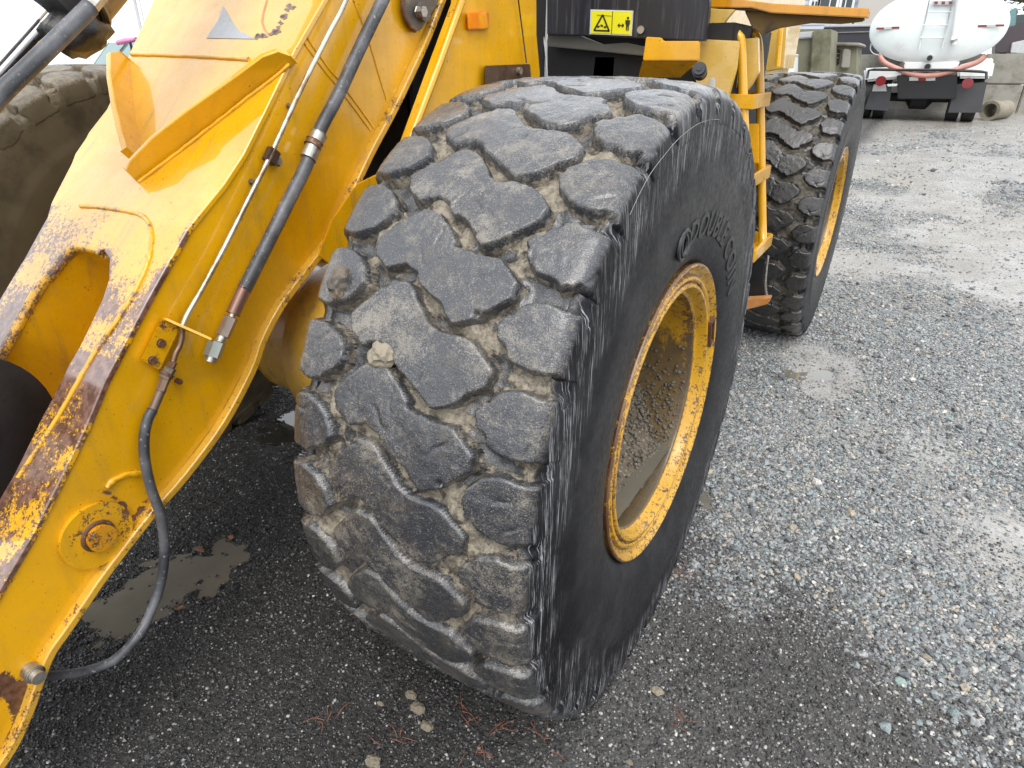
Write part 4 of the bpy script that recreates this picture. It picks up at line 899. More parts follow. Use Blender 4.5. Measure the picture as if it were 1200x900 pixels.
MB().hexa([a[0], a[1], b[0], b[1]], [p+np.array([0, .012, 0]) for p in (a[0], a[1], b[0], b[1])]).build('bracket_lower_plate', PAINTD, st_, .5)
kc = at_y(819, 84, .98); mb = MB(); mb.cyl(kc+np.array([-.01, .05, -.005]), kc+np.array([.004, -.012, .006]), .0215, 28); mb.cyl(kc+np.array([.004, -.011, .006]), kc+np.array([.007, -.026, .010]), .017, 28); mb.cyl(kc+np.array([.007, -.026, .01]), kc+np.array([.008, -.030, .011]), .006, 12); mb.build('filler_cap', simple('cap_rubber', (.02, .021, .025), .35, 0, .3, 60), loader, bevel=.002)
fpanel('white_stub', [(831, 91), (837, 91), (837, 108), (830, 108)], 1.02, .01, LTGREY, loader)
CR = fpanel('tank_front', [(819, 48), (826, 46), (865, 48), (862, 80), (850, 125), (835, 128), (815, 96), (817, 72)], 1.22, .03, CREAM, loader)
fpanel('tank_side', [(866, 46), (888, 44), (889, 85), (876, 106), (862, 104)], 1.36, .03, CREAM, loader)
fpanel('hood_side', [(893, 30), (922, 28), (918, 80), (898, 84), (890, 60)], 2.1, .04, CREAM, loader); MB().tube([at_y(915, 32, 2.05), at_y(911, 78, 2.05)], .012, 8).build('hood_rail', PAINT, loader)
fpanel('tank_seam', [(863, 104), (868, 80), (866, 126), (858, 124)], 1.30, .01, BLACKF, loader, 0)
# platform over the ladder
pf = [(826, 9), (880, 9), (905, 15), (1016, 22), (1019, 12), (905, 4), (826, -3)]
plat = fpanel('platform_edge', [(826, 9), (880, 9), (903, 15), (1017, 21), (1019, 10), (905, 4), (826, -6)], 1.30, .02, ORNG, loader)
a = [at_y(*p, 1.32) for p in ((826, 9), (1015, 20))]; MB().hexa([a[0], a[1], a[1]+np.array([-.02, .30, .012]), a[0]+np.array([0, .30, .012])], [p+np.array([0, 0, .02]) for p in (a[0], a[1], a[1]+np.array([-.02, .30, .012]), a[0]+np.array([0, .30, .012]))]).build('platform_deck', simple('brown_deck', (.18, .11, .03), .6, 0, .4, 10, dirt=(.07, .05, .03), dsc=9), loader)
und = [(860, 12), (903, 16), (1000, 22), (985, 27), (940, 29), (905, 36), (896, 40), (878, 22)]
a = [at_y(*p, 1.34+.18*i/8) for i, p in enumerate(und)]; fpanel('platform_underbrace', [(872, 12), (1014, 21), (1012, 25), (985, 28), (950, 27), (912, 33), (893, 41), (880, 30)], 1.36, .02, simple('brown_underside', (.20, .12, .03), .6, 0, .4, 10, dirt=(.07, .05, .03), dsc=9), loader)
fpanel('platform_gusset', [(828, 10), (862, 11), (838, 40), (827, 44)], 1.28, .015, CREAM, loader)
# ladder: two rails, box steps, rubber flap, bottom rung on a chain
lad = MB().tube([at_y(852, 42, 1.34), at_y(858, 38, 1.32), at_y(865, 42, 1.30), at_y(868.5, 52, 1.30), at_y(870.5, 100, 1.30), at_y(873.5, 180, 1.30), at_y(875.5, 250, 1.30), at_y(877, 300, 1.30)], .0165, 14, sub=4).build('ladder_rail', PAINT, loader, 3.2)
YR = 1.52
MB().tube([at_y(877, 40, YR+.03), at_y(881, 38, YR), at_y(886, 43, YR), at_y(889, 56, YR), at_y(890.5, 100, YR), at_y(892, 180, YR), at_y(894, 284, YR)], .0165, 14, sub=4).build('ladder_rail', PAINT, loader, 3.2)
def step(y_px, xl, xc, xr, hh, dy=0):
    z0 = at_y(870, y_px, 1.29)[2]; a = at_y(xl, y_px, 1.29); b = at_y(xc, y_px, 1.29)
    # outer corner recedes along +y till it shows at xr
    ys = np.linspace(1.29, 2.0, 200); xs = np.array([proj((b[0], q, z0))[0] for q in ys]); y2 = float(np.interp(xr, xs, ys))
    h = hh; A = [np.array([a[0], 1.285, z0]), np.array([b[0], 1.285, z0])]
    mb = MB(); mb.box(((a[0]+b[0])/2, 1.285, z0), (abs(b[0]-a[0]), .012, h)); mb.box((b[0]-.006, (1.291+y2)/2, z0), (.012, y2-1.291, h)); mb.box(((a[0]+b[0])/2-.006, y2+.006, z0), (abs(b[0]-a[0]), .012, h)); mb.box(((a[0]+b[0])/2-.004, (1.3+y2)/2, z0-h*.35), (abs(b[0]-a[0])*.5, y2-1.30, .006))
    return mb.build('ladder_step', PAINT, loader, .5, bevel=.002)
step(119, 850, 884, 903, .050); step(211, 852, 884, 903, .050); step(298, 860, 886, 905, .05)
fpanel('ladder_back_plate', [(876, 145), (889, 145), (889, 192), (876, 190)], 1.42, .01, PAINT, loader)
fpanel('rubber_flap', [(860, 304), (897, 303), (894, 318), (896, 350), (862, 352)], 1.40, .008, BLACK, loader)
rb = [(864, 352), (902, 350), (899, 357), (868, 365), (860, 366)]
fpanel('bottom_rung', rb, 1.33, .06, simple('worn_orange_step', (.42, .17, .04), .5, 0, .4, 25, dirt=(.3, .24, .18), dsc=25), loader)
mb = MB(); ch = [at_y(900, 302, 1.44), at_y(898, 318, 1.44), at_y(897, 334, 1.44), at_y(899, 350, 1.44)]; cs = spline(ch, 5)
for i, p in enumerate(cs): mb.cyl(p-np.array([0, 0, .008]), p+np.array([0, 0, .008]), .0045, 6)
mb.build('step_chain', STEEL, loader)
# rear half of the machine hidden behind the wheels: belly and counterweight
mb = MB(); mb.box((-.95, 2.6, .95), (1.1, 2.2, .8)); mb.build('rear_frame', BLACKF, loader, bevel=.02); MB().tube([(-1.7, WB, WZ), (-.2, WB, WZ)], .16, 24).build('rear_axle', PAINTD, loader)
mb = MB(); mb.box((-.9, 2.9, 1.65), (1.25, 1.9, .5)); mb.build('engine_hood', CREAM, loader, bevel=.03)

# ================================================================== TANKER TRUCK (some 19 m behind)
YT = 17.7
TB = at_y(1082, 143, YT); TB[2] = float(gz(TB[0], TB[1]))
truck = thing('tanker_truck', TB, 'white tanker truck seen from behind, with salmon hose slung under its oval tank', 'tanker truck')
def T(px, py, dy=0): return at_y(px, py, YT+dy)
e = [T(1020, 33), T(1181, 33), T(1100, -13), T(1100, 75)]
tc = np.array([(e[0][0]+e[1][0])/2, YT, (e[2][2]+e[3][2])/2]); ta = (e[1][0]-e[0][0])/2; tb_ = (e[2][2]-e[3][2])/2
th = np.linspace(0, 2*math.pi, 72, endpoint=False); rows = []
for y, k in ((-.14, .02), (-.13, .30), (-.10, .62), (-.05, .86), (.0, .975), (.02, 1.0), (.05, 1.01), (.07, 1.0), (2.2, 1.0), (2.22, 1.012), (2.26, 1.012), (2.28, 1), (5.6, 1.0), (5.7, .9), (5.75, .05)):
    rows.append(np.stack([tc[0]+ta*k*np.sign(np.cos(th))*np.abs(np.cos(th))**.94, np.full(72, YT+y), tc[2]+tb_*k*np.sign(np.sin(th))*np.abs(np.sin(th))**.94], -1))
Vv, Ff = gridmesh(np.array(rows), False, True); Ff = [tuple(f) for f in Ff]+[tuple(range(72)), tuple(14*72+i for i in range(72))[::-1]]
TW_ = simple('tank_white', (.74, .80, .79), .3, 0, .03, 2, 0, coat=.4, dirt=(.60, .64, .62), dsc=1.5, dlo=.55, dhi=.8)
tank = mesh('tank', Vv, Ff, TW_, truck, .5)
def tb2(name, pts, r, mat, par=truck, n=8, sub=0): return MB().tube([T(*p) for p in pts], r, n, sub=sub).build(name, mat, par, 3.2)
tb2('ladder_rail', [(1089, 0, -.19), (1083, 30, -.19), (1077, 58, -.17)], .012, LTGREY, tank); tb2('ladder_rail', [(1116, 0, -.19), (1110, 30, -.19), (1104, 58, -.17)], .012, LTGREY, tank)
for y, a, b in ((14, 1087, 1115), (29.5, 1082, 1111), (44.5, 1079, 1107)): tb2('ladder_rung', [(a, y, -.20), (b, y, -.20)], .012, WHITE, tank)
tb2('vent_pipe', [(1122, -14, -.24), (1121, 20, -.24), (1118, 40, -.22), (1117.5, 48, -.2)], .055, WHITE, tank, 12); tb2('vent_mouth', [(1118, 46, -.22), (1118.5, 52, -.21)], .065, LTGREY, tank, 12)
for (x0, x1, y0, y1) in ((1027, 1054, 33.5, 32), (1146, 1177, 30.5, 29.5)):
    for i in range(3):
        a = x0+(x1-x0)*i/3; b = x0+(x1-x0)*(i+1)/3; ya = y0+(y1-y0)*i/3
        dq = -.02 if True else 0
        MB().hexa([T(a, ya-1.2, -.115), T(b, ya-1.4, -.115), T(b, ya+1.1, -.115), T(a, ya+1.3, -.115)], [T(a, ya-1.2, -.09), T(b, ya-1.4, -.09), T(b, ya+1.1, -.09), T(a, ya+1.3, -.09)]).build('reflector_strip', RED if i != 1 else LTGREY, tank, .5)
MB().hexa([T(1092, 1, -.2), T(1119, .5, -.2), T(1119, 5, -.2), T(1093, 6, -.2)], [T(1092, 1, -.12), T(1119, .5, -.12), T(1119, 5, -.12), T(1093, 6, -.12)]).build('light_bar', LTGREY, tank)
for x in (1097, 1105.5, 1114): MB().hexa([T(x-2, 1.8, -.215), T(x+2, 1.7, -.215), T(x+2, 4.6, -.215), T(x-2, 4.8, -.215)], [T(x-2, 1.8, -.19), T(x+2, 1.7, -.19), T(x+2, 4.6, -.19), T(x-2, 4.8, -.19)]).build('marker_lamp', RED, tank)
for (x, y, r) in ((1089.5, 68, .07), (1087, 78, .075)):
    c = T(x, y, -.18); MB().cyl(c+np.array([0, .3, 0]), c, r, 20).build('outlet_valve', LTGREY, tank, .6, .006); MB().cyl(c, c-np.array([0, .02, 0]), r*.8, 20).build('valve_cap', BLACK, tank)
tb2('salmon_hose', [(1030, 65, -.3), (1036, 73, -.3), (1050, 80, -.3), (1070, 87, -.3), (1088, 88.5, -.3), (1105, 86, -.3), (1125, 80, -.3), (1145, 73, -.3), (1156, 65, -.3)], .055, PINKH, truck, 12, 5)
tb2('hose_loop', [(1021, 50, -.25), (1020, 58, -.25), (1024, 63, -.25), (1031, 65, -.25)], .012, LTGREY, truck, 6, 4)
def tbox(name, pts, d0, d1, mat, bevel=.01, par=truck): return MB().hexa([T(*p, d0) for p in pts], [T(*p, d1) for p in pts]).build(name, mat, par, .5, bevel)
tbox('tank_cradle', [(1058, 73), (1125, 72), (1120, 84), (1060, 84)], -.02, 4.5, WHITE)
tbox('fender', [(1012, 80), (1056, 78), (1056, 92), (1014, 96)], .0, 1.7, WHITE, .05); tbox('fender', [(1122, 77), (1160, 66), (1166, 72), (1162, 92), (1122, 92)], .0, 1.7, WHITE, .05)
tbox('sill_plate', [(1055, 74), (1061, 73), (1058, 80), (1052, 80)], -.1, .1, DIRTST)
tb2('bumper_bar', [(1016, 92, -.35), (1018, 82.5, -.35), (1024, 81.5, -.35), (1060, 82, -.35), (1110, 82, -.35), (1150, 84, -.35), (1156, 85, -.35), (1156, 93, -.35)], .028, BLACK, truck, 8)
tbox('rear_beam', [(1051, 88), (1122, 88), (1120, 116), (1052, 116)], -.12, .2, BLACK, .02)
tbox('chassis', [(1060, 94), (1115, 94), (1112, 112), (1062, 112)], .2, 6.5, BLACKF, .02)
for (x0, x1, m) in ((1065.5, 1076, LTGREY), (1076, 1085, RED), (1085, 1096, LTGREY)): tbox('reflector_plate', [(x0, 90.5), (x1, 90.3), (x1, 94.5), (x0, 94.7)], -.15, -.125, m, 0)
def wheel_pair(x0, x1, y0, yr):
    a = T(x0, 118, .55); b = T(x1, 118, .55); zc = None
    z0 = float(gz(a[0], a[1])); r = .50
    for u in (0, .55):
        xa = a[0]+(b[0]-a[0])*u; xb = a[0]+(b[0]-a[0])*(u+.45); pr_ = np.array([(0, .28), (.0, .40), (.03, .485), (.06, .5), (.94, .5), (.97, .485), (1, .40), (1, .28)]); P = []
        tq = np.linspace(0, 2*math.pi, 40, endpoint=False)
        for f_, rr in pr_: P.append(np.stack([np.full(40, xa+(xb-xa)*f_), a[1]+rr*np.cos(tq), z0+r-.01+rr*np.sin(tq)], -1))
        Vv, Ff = gridmesh(np.array(P), False, True); Ff = [tuple(f) for f in Ff]+[tuple(range(40)), tuple(7*40+i for i in range(40))[::-1]]
        mesh('wheel', Vv, Ff, simple('truck_tyre', (.02, .02, .021), .6, 0, .3, 8), truck, .6)
wheel_pair(1010, 1040, 0, 0); wheel_pair(1112, 1147, 0, 0)
a = T(1040, 125, .55); b = T(1112, 125, .55); zz = float(gz(a[0], a[1]))+.49
MB().tube([(a[0]-.1, a[1], zz), ((a[0]+b[0])/2-.28, a[1], zz), ((a[0]+b[0])/2-.16, a[1], zz-.02), ((a[0]+b[0])/2+.16, a[1], zz-.02), ((a[0]+b[0])/2+.28, a[1], zz), (b[0]+.1, a[1], zz)], [.09, .10, .24, .24, .10, .09], 20).build('rear_axle', BLACKF, truck, .7)
tbox('mud_flap', [(1024, 99), (1045, 102), (1041, 130), (1013, 128), (1015, 122)], -.02, .0, FLAP, 0)
tbox('mud_flap', [(1120, 99), (1157, 96), (1152, 118), (1150, 132), (1111, 132)], -.02, .0, FLAP, 0)
tbox('flap_badge', [(1024, 99), (1038, 99), (1039, 107), (1022, 107)], -.04, -.022, LTGREY, 0)
tbox('arm_bracket', [(1039, 98.5), (1052, 98), (1051, 101), (1040, 101.5)], -.2, -.1, WHITE, .01)
for x, y in ((1032, 95), (1134, 97.5)):
    c = T(x, y, -.3); MB().cyl(c+np.array([0, .12, 0]), c, .095, 24).build('tail_light', RED, truck, .6, .012)
tbox('mirror', [(1183, 12), (1192, 8), (1190, 30), (1181, 32)], 5.2, 5.4, simple('mirror_green', (.12, .22, .22), .3), .02)
tbox('cab', [(1045, 5), (1150, 5), (1150, 95), (1045, 95)], 6.3, 8.2, WHITE, .1)

# ================================================================== YARD BACKGROUND
# concrete block wall behind the truck
def ground_at(x, y): return float(gz(np.array(x), np.array(y)))
WY = 21.5
wall = thing('block_wall', (4.2, WY, ground_at(4.2, WY)), 'low wall of big grey concrete blocks running behind the tanker truck', 'wall')
proto = None; rg = np.random.default_rng(4)
for k in range(14):
    for r_ in range(2):
        z0 = ground_at(0, WY)+r_*.72-.05
        c = np.array([-4.4+k*1.52+(.5 if r_ else 0), WY+rg.normal(0, .02), z0+.36])
        if proto is None:
            proto = MB().box((0, 0, 0), (1.5, .75, .71)).build('concrete_block', CONC, None, .5, .03); o = proto
        else: o = bpy.data.objects.new('concrete_block', proto.data); COL.objects.link(o)
        o.parent = wall; o.location = c-np.array(wall.location)
# concrete pipe lying by the wall
pc = at_y(1166.5, 107, 18.6); pz_ = ground_at(pc[0], pc[1]); ax_ = np.array([.45, 1, 0]); ax_ /= np.linalg.norm(ax_); o0 = np.array([pc[0], 18.6, pz_+.215])
pp = [(0, .155), (0, .215), (.03, .22), (.12, .22), (.2, .205), (.85, .205), (.85, .155), (.02, .155)]; tq = np.linspace(0, 2*math.pi, 36, endpoint=False); n1 = np.cross(ax_, [0, 0, 1]); P = [o0+ax_*l+r_*(np.cos(tq)[:, None]*n1+np.sin(tq)[:, None]*np.array([0, 0, 1.])) for l, r_ in pp]
Vv, Ff = gridmesh(np.array(P), False, True); tag(mesh('concrete_pipe', Vv, Ff, concrete('tan_concrete', (.27, .24, .185), (.17, .145, .10)), None, .6), 'short tan concrete pipe lying on the ground beside the tanker truck', 'pipe')
# mossy precast pieces between platform and truck
def tbg(name, Y, loops, mat, label, cat, th=.8, parts=()):
    base = at_y(*loops[0][0], Y); base[2] = ground_at(base[0], Y); t = thing(name, base, label, cat)
    for L, nm, d0, d1, m in [(l, n_, a, b, q) for (l, n_, a, b, q) in parts]:
        MB().hexa([at_y(*p, Y+d0) for p in L], [at_y(*p, Y+d0)+np.array([0, d1-d0, 0]) for p in L]).build(nm, m, t, .5, .02)
    return t
tbg('precast_vault', 13.5, [[(925, 120)]], CONCG, 'tall mossy concrete vault standing left of the truck under the platform', 'concrete vault', parts=[
    ([(914, 34), (974, 34), (970, 130), (905, 130)], 'vault_wall', 0, 1.0, CONCG), ([(918, 36), (928, 36), (922, 128), (912, 128)], 'vault_rib', -.12, 0, CONCG), ([(952, 36), (962, 34), (957, 128), (946, 128)], 'vault_rib', -.12, 0, CONCG),
    ([(931, 38), (957, 36), (957, 44), (928, 46)], 'vault_hatch', -.06, 0, LTGREY)])
tbg('precast_box', 14.5, [[(985, 120)]], CONCG, 'lower mossy concrete box with dark louvre beside the vault', 'concrete box', parts=[
    ([(970, 50), (1004, 51), (1002, 130), (966, 130)], 'box_wall', 0, 1.0, CONCG), ([(972, 49), (1008, 50), (1009, 54), (972, 53)], 'box_lid', -.12, 1.0, CONC),
    ([(974, 58), (985, 58), (983, 76), (972, 76)], 'louvre', -.03, 0, BLACKF), ([(988, 57), (997, 58), (995, 80), (985, 80)], 'box_rib', -.1, 0, CONC), ([(977, 62), (984, 62), (984, 63.5), (977, 63.5)], 'louvre_slat', -.05, -.03, CONC), ([(976, 67), (983, 67), (983, 68.5), (976, 68.5)], 'louvre_slat', -.05, -.03, CONC)])
tbg('white_tote', 12.5, [[(920, 120)]], WHITE, 'low white plastic tote just above the rear tyre', 'tote', parts=[([(910, 64), (930, 64), (929, 110), (908, 110)], 'tote_body', 0, .5, WHITE), ([(909, 63), (931, 63), (931, 66), (909, 66)], 'tote_lid', -.02, .52, WHITE)])
# dark open trailer behind them
tbg('dark_trailer', 24, [[(990, 90)]], BLACK, 'dark high-sided trailer with a pale top rail behind the concrete box', 'trailer', parts=[([(965, 32), (1025, 30), (1024, 68), (965, 68)], 'side_panel', 0, 2.2, simple('dark_tarp', (.035, .035, .045), .6)), ([(965, 28.5), (1026, 27.5), (1026, 31), (965, 32)], 'top_rail', -.05, 2.2, LTGREY), ([(965, 38), (1025, 36.5), (1025, 37.5), (965, 39)], 'side_rib', -.04, 0, STEEL), ([(975, 68), (1000, 68), (998, 78), (977, 78)], 'wheel_box', 0, 2, BLACKF)])
tbg('dark_van', 27, [[(1185, 66)]], BLACK, 'dark vehicle parked at far right behind the block wall', 'vehicle', parts=[([(1168, 30), (1230, 26), (1236, 62), (1166, 62)], 'body', 0, 2.2, simple('maroon_dark', (.06, .045, .05), .4)), ([(1180, 18), (1224, 15), (1230, 27), (1174, 30)], 'windscreen', .3, 2.0, GLASS), ([(1186, 50), (1204, 46), (1208, 64), (1184, 62)], 'headlamp', -.1, 0, LTGREY), ([(1170, 62), (1180, 62), (1180, 72), (1170, 72)], 'tyre', .2, 1.9, BLACK)])
# house with lap siding beyond
HY = 34
hb = at_y(980, 60, HY); house = thing('house', (hb[0], HY, ground_at(hb[0], HY)), 'pale blue-grey house with lap siding and white-framed windows far behind the truck', 'house')
SIDING = simple('pale_siding', (.46, .49, .56), .7, 0, .06, 2); SIDB = simple('beige_siding', (.50, .47, .43), .7, 0, .06, 2)
zb = ground_at(0, HY); x0 = at_y(860, 0, HY)[0]; x1 = at_y(1008, 0, HY)[0]; x2 = at_y(1042, 0, HY)[0]
MB().box(((x0+x1)/2, HY+3, zb+2.9), (x1-x0, 6, 5.8)).build('wall', SIDING, house)
MB().box(((x1+x2)/2+.9, HY+2.6, zb+2.6), (x2-x1+1.8, 6, 5.2)).build('wall', SIDB, house)
proto = None
for k in range(28):
    if proto is None: proto = o = MB().add([((x0), HY-.03, 0), (x1, HY-.03, 0), (x1, HY, .2), (x0, HY, .2), (x0, HY, 0), (x1, HY, 0)], [(0, 1, 2, 3), (4, 5, 1, 0), (0, 3, 4), (1, 5, 2)]).build('siding_board', SIDING, house)
    else: o = bpy.data.objects.new('siding_board', proto.data); COL.objects.link(o); o.parent = house
    o.location = np.array([0, 0, zb+k*.2])-np.array(house.location)
for (a, b, c, d) in ((953, -12, 958, 14), (965, -22, 984, 11), (987, -22, 999, 11), (1000, 12, 1022, 30)):
    A = at_y(a, b, HY); B = at_y(c, d, HY); m_ = (A+B)/2; w_ = B[0]-A[0]; h_ = A[2]-B[2]
    fr = MB(); fr.box((m_[0], HY-.06, A[2]), (w_+.1, .1, .1)); fr.box((m_[0], HY-.06, B[2]), (w_+.1, .1, .1)); fr.box((A[0], HY-.06, m_[2]), (.1, .09, h_)); fr.box((B[0], HY-.06, m_[2]), (.1, .09, h_)); wo = fr.build('window', WHITE, house)
    MB().box((m_[0], HY-.035, m_[2]), (w_-.08, .02, h_-.08)).build('pane', GLASS, wo)
    mu = MB(); mu.box((m_[0], HY-.05, m_[2]), (.04, .03, h_-.1)); mu.box((m_[0], HY-.05, m_[2]), (w_-.1, .028, .04)); mu.build('glazing_bar', WHITE, wo)
mbr = MB(); mbr.add([(x0-.4, HY-.5, zb+5.7), (x2+.6, HY-.5, zb+5.7), (x2+.6, HY+3, zb+7.6), (x0-.4, HY+3, zb+7.6), (x0-.4, HY+6.5, zb+5.7), (x2+.6, HY+6.5, zb+5.7)], [(0, 1, 2, 3), (3, 2, 5, 4)]); mbr.build('roof', simple('dark_shingle', (.08, .08, .085), .8), house)
# trees behind the right
def leafmat(name, c1, c2):
    t = NT(name); return t.set(col=t.mix(t.mr(t.noise(3, 4), .3, .7), c1, c2), ro=.6)
LEAF = leafmat('leaf_green', (.035, .075, .015), (.10, .15, .03)); BARK = simple('bark', (.09, .065, .045), .9, 0, .3, 10)
def tree(base, h, rad, label, seed, n=5200):
    rg = np.random.default_rng(seed); t = thing('tree', base, label, 'tree')
    b = np.array(base); mb = MB(); mb.tube([b, b+np.array([.1, 0, h*.3]), b+np.array([0, .1, h*.7]), b+np.array([0, 0, h*.95])], [.22, .17, .09, .02], 10)
    cl = []
    for k in range(12):
        a = rg.uniform(0, 6.28); z = rg.uniform(.3, .85)*h; l = rad*rg.uniform(.5, .95); p0 = b+np.array([0, 0, z*.9]); p1 = b+np.array([l*math.cos(a), l*math.sin(a), z+rg.uniform(.2, .9)]); mb.tube([p0, (p0+p1)/2+np.array([0, 0, -.1]), p1], [.07, .045, .015], 6); cl.append((p1, rad*rg.uniform(.30, .5)))
    cl.append((b+np.array([0, 0, h*.95]), rad*.5)); mb.build('trunk', BARK, t, 3.2); V = []; Fc = []
    for i in range(n):
        c, r_ = cl[rg.integers(len(cl))]; d = rg.normal(0, 1, 3); d /= np.linalg.norm(d); p = c+d*r_*rg.uniform(.3, 1.05)**.6; u1 = rg.normal(0, 1, 3); u1 /= np.linalg.norm(u1); u2 = np.cross(u1, d); s_ = rg.uniform(.06, .13); k = len(V)
        V += [p-u1*s_, p+u2*s_*.5, p+u1*s_, p-u2*s_*.5]; Fc.append((k, k+1, k+2, k+3))
    mesh('crown', V, Fc, LEAF, t)
for (px, Y, h, r_, lb, sd) in ((1196, 30, 5.6, 2.7, 'green leafy tree at top right corner behind the tanker truck', 1)  ,):
    p = at_y(px, 60, Y); tree((p[0], Y, ground_at(p[0], Y)), h, r_, lb, sd)
# white marquee and a parked car beyond the left front tyre
def marquee():
    P0 = at_y(60, 45, 7.5); z0 = ground_at(0, 7.5); t = thing('marquee', (-6.6, 7.5, z0), 'big white canvas marquee tent standing behind the left front tyre', 'tent')
    xs = np.linspace(-13.5, -3.2, 60); zs = np.linspace(z0+.1, z0+3.6, 14); X, Z = np.meshgrid(xs, zs, indexing='ij'); Y = 7.5+.10*np.sin(X*3.1+.6*np.sin(X*1.3))*(1-.5*(Z-z0)/3.6)+.05*np.sin(X*7.3)
    Vv, Ff = gridmesh(np.stack([X, Y, Z], -1)); o = mesh('side_curtain', Vv, Ff, CLOTH, t, 3.2); md = o.modifiers.new('thick', 'SOLIDIFY'); md.thickness = .01
    mesh('canopy', [(-13.7, 7.3, z0+3.6), (-3.0, 7.3, z0+3.6), (-3.0, 13.5, z0+3.6), (-13.7, 13.5, z0+3.6), (-8.3, 10.4, z0+5.6)], [(0, 1, 4), (1, 2, 4), (2, 3, 4), (3, 0, 4)], CLOTH, t)
    for x in (-13.4, -9.9, -6.5, -3.2): MB().cyl((x, 7.42, z0), (x, 7.42, z0+3.6), .03, 10).build('pole', LTGREY, t)
marquee()
def car():
    Y = 5.6; z0 = ground_at(-5, Y); cxx = at_y(95, 60, Y)[0]; t = thing('parked_van', (cxx, Y, z0), 'white parked van with greenish windscreen peeping over the left front tyre', 'van')
    prof_ = [(-2.1, .45), (-2.15, 1.0), (-1.2, 1.22), (-.55, 1.86), (1.75, 1.92), (2.1, 1.2), (2.15, .45)]
    W = .95
    a = [(cxx+x*.0-W, Y+1.6+x, z0+z) for x, z in prof_]; b = [(cxx+W, Y+1.6+x, z0+z) for x, z in prof_]; body = MB().hexa(a, b).build('body', WHITE, t, .5, .06)
    q = [(-1.16, 1.27), (-.60, 1.81)]; n_ = np.array([0, -.64, .65]); n_ /= np.linalg.norm(n_)
    P = [np.array([cxx+s*W*.88, Y+1.6+x, z0+z])+n_*.012 for (x, z), s in ((q[0], -1), (q[0], 1), (q[1], 1), (q[1], -1))]; Q = [p-n_*.05 for p in P]; MB().hexa(P, Q).build('windscreen', simple('teal_glass', (.10, .19, .18), .08, 0, .2, 3, coat=.6), t, .5)
    for s in (-1, 1): MB().tube([P[0 if s < 0 else 1]+n_*.01, P[3 if s < 0 else 2]+n_*.01], .03, 8).build('pillar', WHITE, body)
    MB().tube([(P[0]+P[1])/2+n_*.015+np.array([-.3, 0, 0]), (P[3]*.6+P[2]*.4)+n_*.015], .012, 6).build('wiper', BLACK, t)
    for sx in (-1, 1):
        for x in (-1.35, 1.35):
            MB().cyl((cxx+sx*.86, Y+1.6+x, z0+.38), (cxx+sx*.66, Y+1.6+x, z0+.38), .38, 28).build('wheel', BLACK, t, .6, .03)
    for s in (-1, 1): MB().box((cxx+s*.62, Y-.52, z0+.68), (.3, .06, .14)).build('headlight', LTGREY, t, .5, .02)
    MB().box((cxx+W+.1, Y+.75, z0+1.0), (.18, .1, .12)).build('wing_mirror', WHITE, t, .5, .03)
car()
pk = at_y(152, 47, 5.2); mb = MB(); mb.tube([at_y(138, 50, 5.2), at_y(147, 48, 5.2), at_y(160, 46, 5.2)], [.035, .045, .03], 12, sub=4); o = mb.build('pink_float', simple('pink_plastic', (.75, .22, .42), .4), None, 3.2)
g_ = MB(); g_.cyl((pk[0], 5.2, ground_at(pk[0], 5.2)), pk, .02, 8); sg = g_.build('stake', BLACK, o); tag(o, 'small pink plastic float on a stake behind the arm stop plate', 'float')

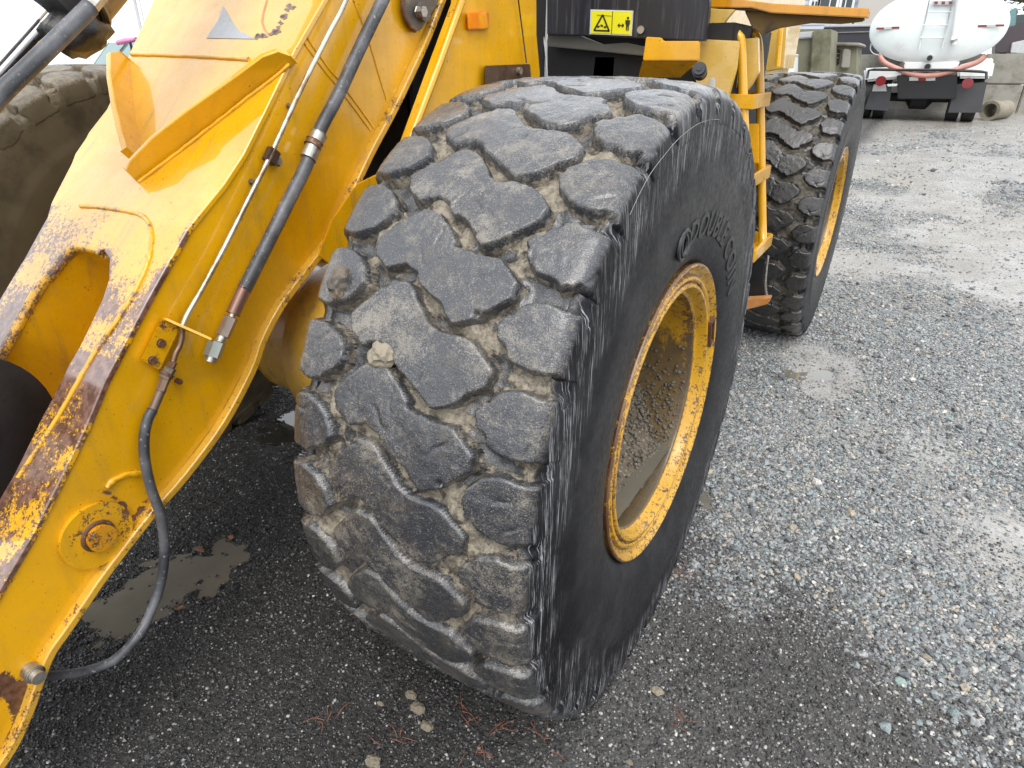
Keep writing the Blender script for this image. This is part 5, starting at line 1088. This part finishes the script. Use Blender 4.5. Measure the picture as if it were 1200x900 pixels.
# ================================================================== LITTER ON THE GROUND
def twig(px, py, seed, L=.05, lab='', col=(.20, .075, .04)):
    rg = np.random.default_rng(seed); b = at_z(px, py, 0); b[2] = ground_at(b[0], b[1])+.006; mb = MB()
    for k in range(5):
        a = rg.uniform(0, 6.28) if k else 0; p = b+np.array([rg.normal(0, .012), rg.normal(0, .012), 0]); d = np.array([math.cos(a), math.sin(a), 0])*L*rg.uniform(.5, 1)
        mb.tube([p, p+d*.5+np.array([0, 0, .008]), p+d+np.array([rg.normal(0, .008), rg.normal(0, .008), .002])], [.0011, .0010, .0006], 5, sub=3)
    return tag(mb.build('conifer_sprig', simple('dry_needles', col, .8), None, 3.2), lab, 'sprig', 'dry sprigs on the grit')
for px, py, sd, lb in ((805, 850, 1, 'reddish dry sprig on the grit right of the front tyre'), (590, 850, 2, 'tangled dry sprig in front of the tyre foot'), (640, 862, 3, 'dry sprig close beside the tyre foot'), (545, 835, 4, 'brown sprig left of the tyre foot'), (800, 676, 5, 'thin red sprig beside the sidewall of the front tyre'), (460, 870, 6, 'curled brown sprig at the bottom of the photo'), (560, 880, 7, 'dry sprig near the bottom edge below the tyre'), (385, 845, 8, 'thin sprig on dark grit at left of the tyre')): twig(px, py, sd, .055, lb)
for px, py, r_, sd, lb in ((490, 830, .016, 1, 'tan mud crumb left of the tyre foot'), (500, 850, .013, 2, 'small tan mud crumb below the largest crumb'), (437, 893, .016, 3, 'yellowish mud lump at the bottom edge'), (482, 815, .012, 4, 'mud crumb nearest the tread'), (446, 824, .007, 5, 'little yellow pebble on the dark grit'), (770, 812, .013, 6, 'grey-brown stone on the grit right of the front tyre'), (738, 893, .007, 7, 'little tan pebble at the bottom edge'), (1055, 800, .012, 8, 'pale green stone on the grit at right'), (1085, 772, .010, 9, 'white-grey stone near the right edge')):
    p = at_z(px, py, 0); p[2] = ground_at(p[0], p[1])+r_*.35; o = clod('stone', p, r_, sd, (STONE if sd in (6, 9) else MUDM) if sd != 8 else simple('green_stone', (.22, .30, .27), .5), (1.3, .9, .62), 3); tag(o, lb, 'stone')
def leaf(px, py, seed, lab):
    rg = np.random.default_rng(seed); b = at_z(px, py, 0); b[2] = ground_at(b[0], b[1])+.012; a = rg.uniform(0, 6.28); c, s = math.cos(a), math.sin(a); V = []
    for u in np.linspace(-1, 1, 7):
        wv = .011*(1-u*u)**.6*(1+.3*rg.normal()); 
        for v in (-1, 0, 1): x = u*.016; y = v*wv*.7; V.append(b+np.array([x*c-y*s, x*s+y*c, .004*abs(v)+.003*math.sin(3*u)]))
    Ff = [(i*3+j, i*3+j+3, i*3+j+4, i*3+j+1) for i in range(6) for j in range(2)]
    o = mesh('fallen_leaf', V, Ff, simple('brown_leaf', (.22, .10, .05), .7), None, 3.2); md = o.modifiers.new('thick', 'SOLIDIFY'); md.thickness = .001; tag(o, lab, 'leaf')
for px, py, sd, lb in ((236, 648, 1, 'brown leaf on the grit right of the hanging hose'), (270, 632, 2, 'russet leaf on the dark grit nearest the tread'), (212, 716, 3, 'tan leaf at the edge of the murky puddle'), (978, 393, 4, 'orange-brown leaf on the gravel right of the rear tyre')): leaf(px, py, sd, lb)
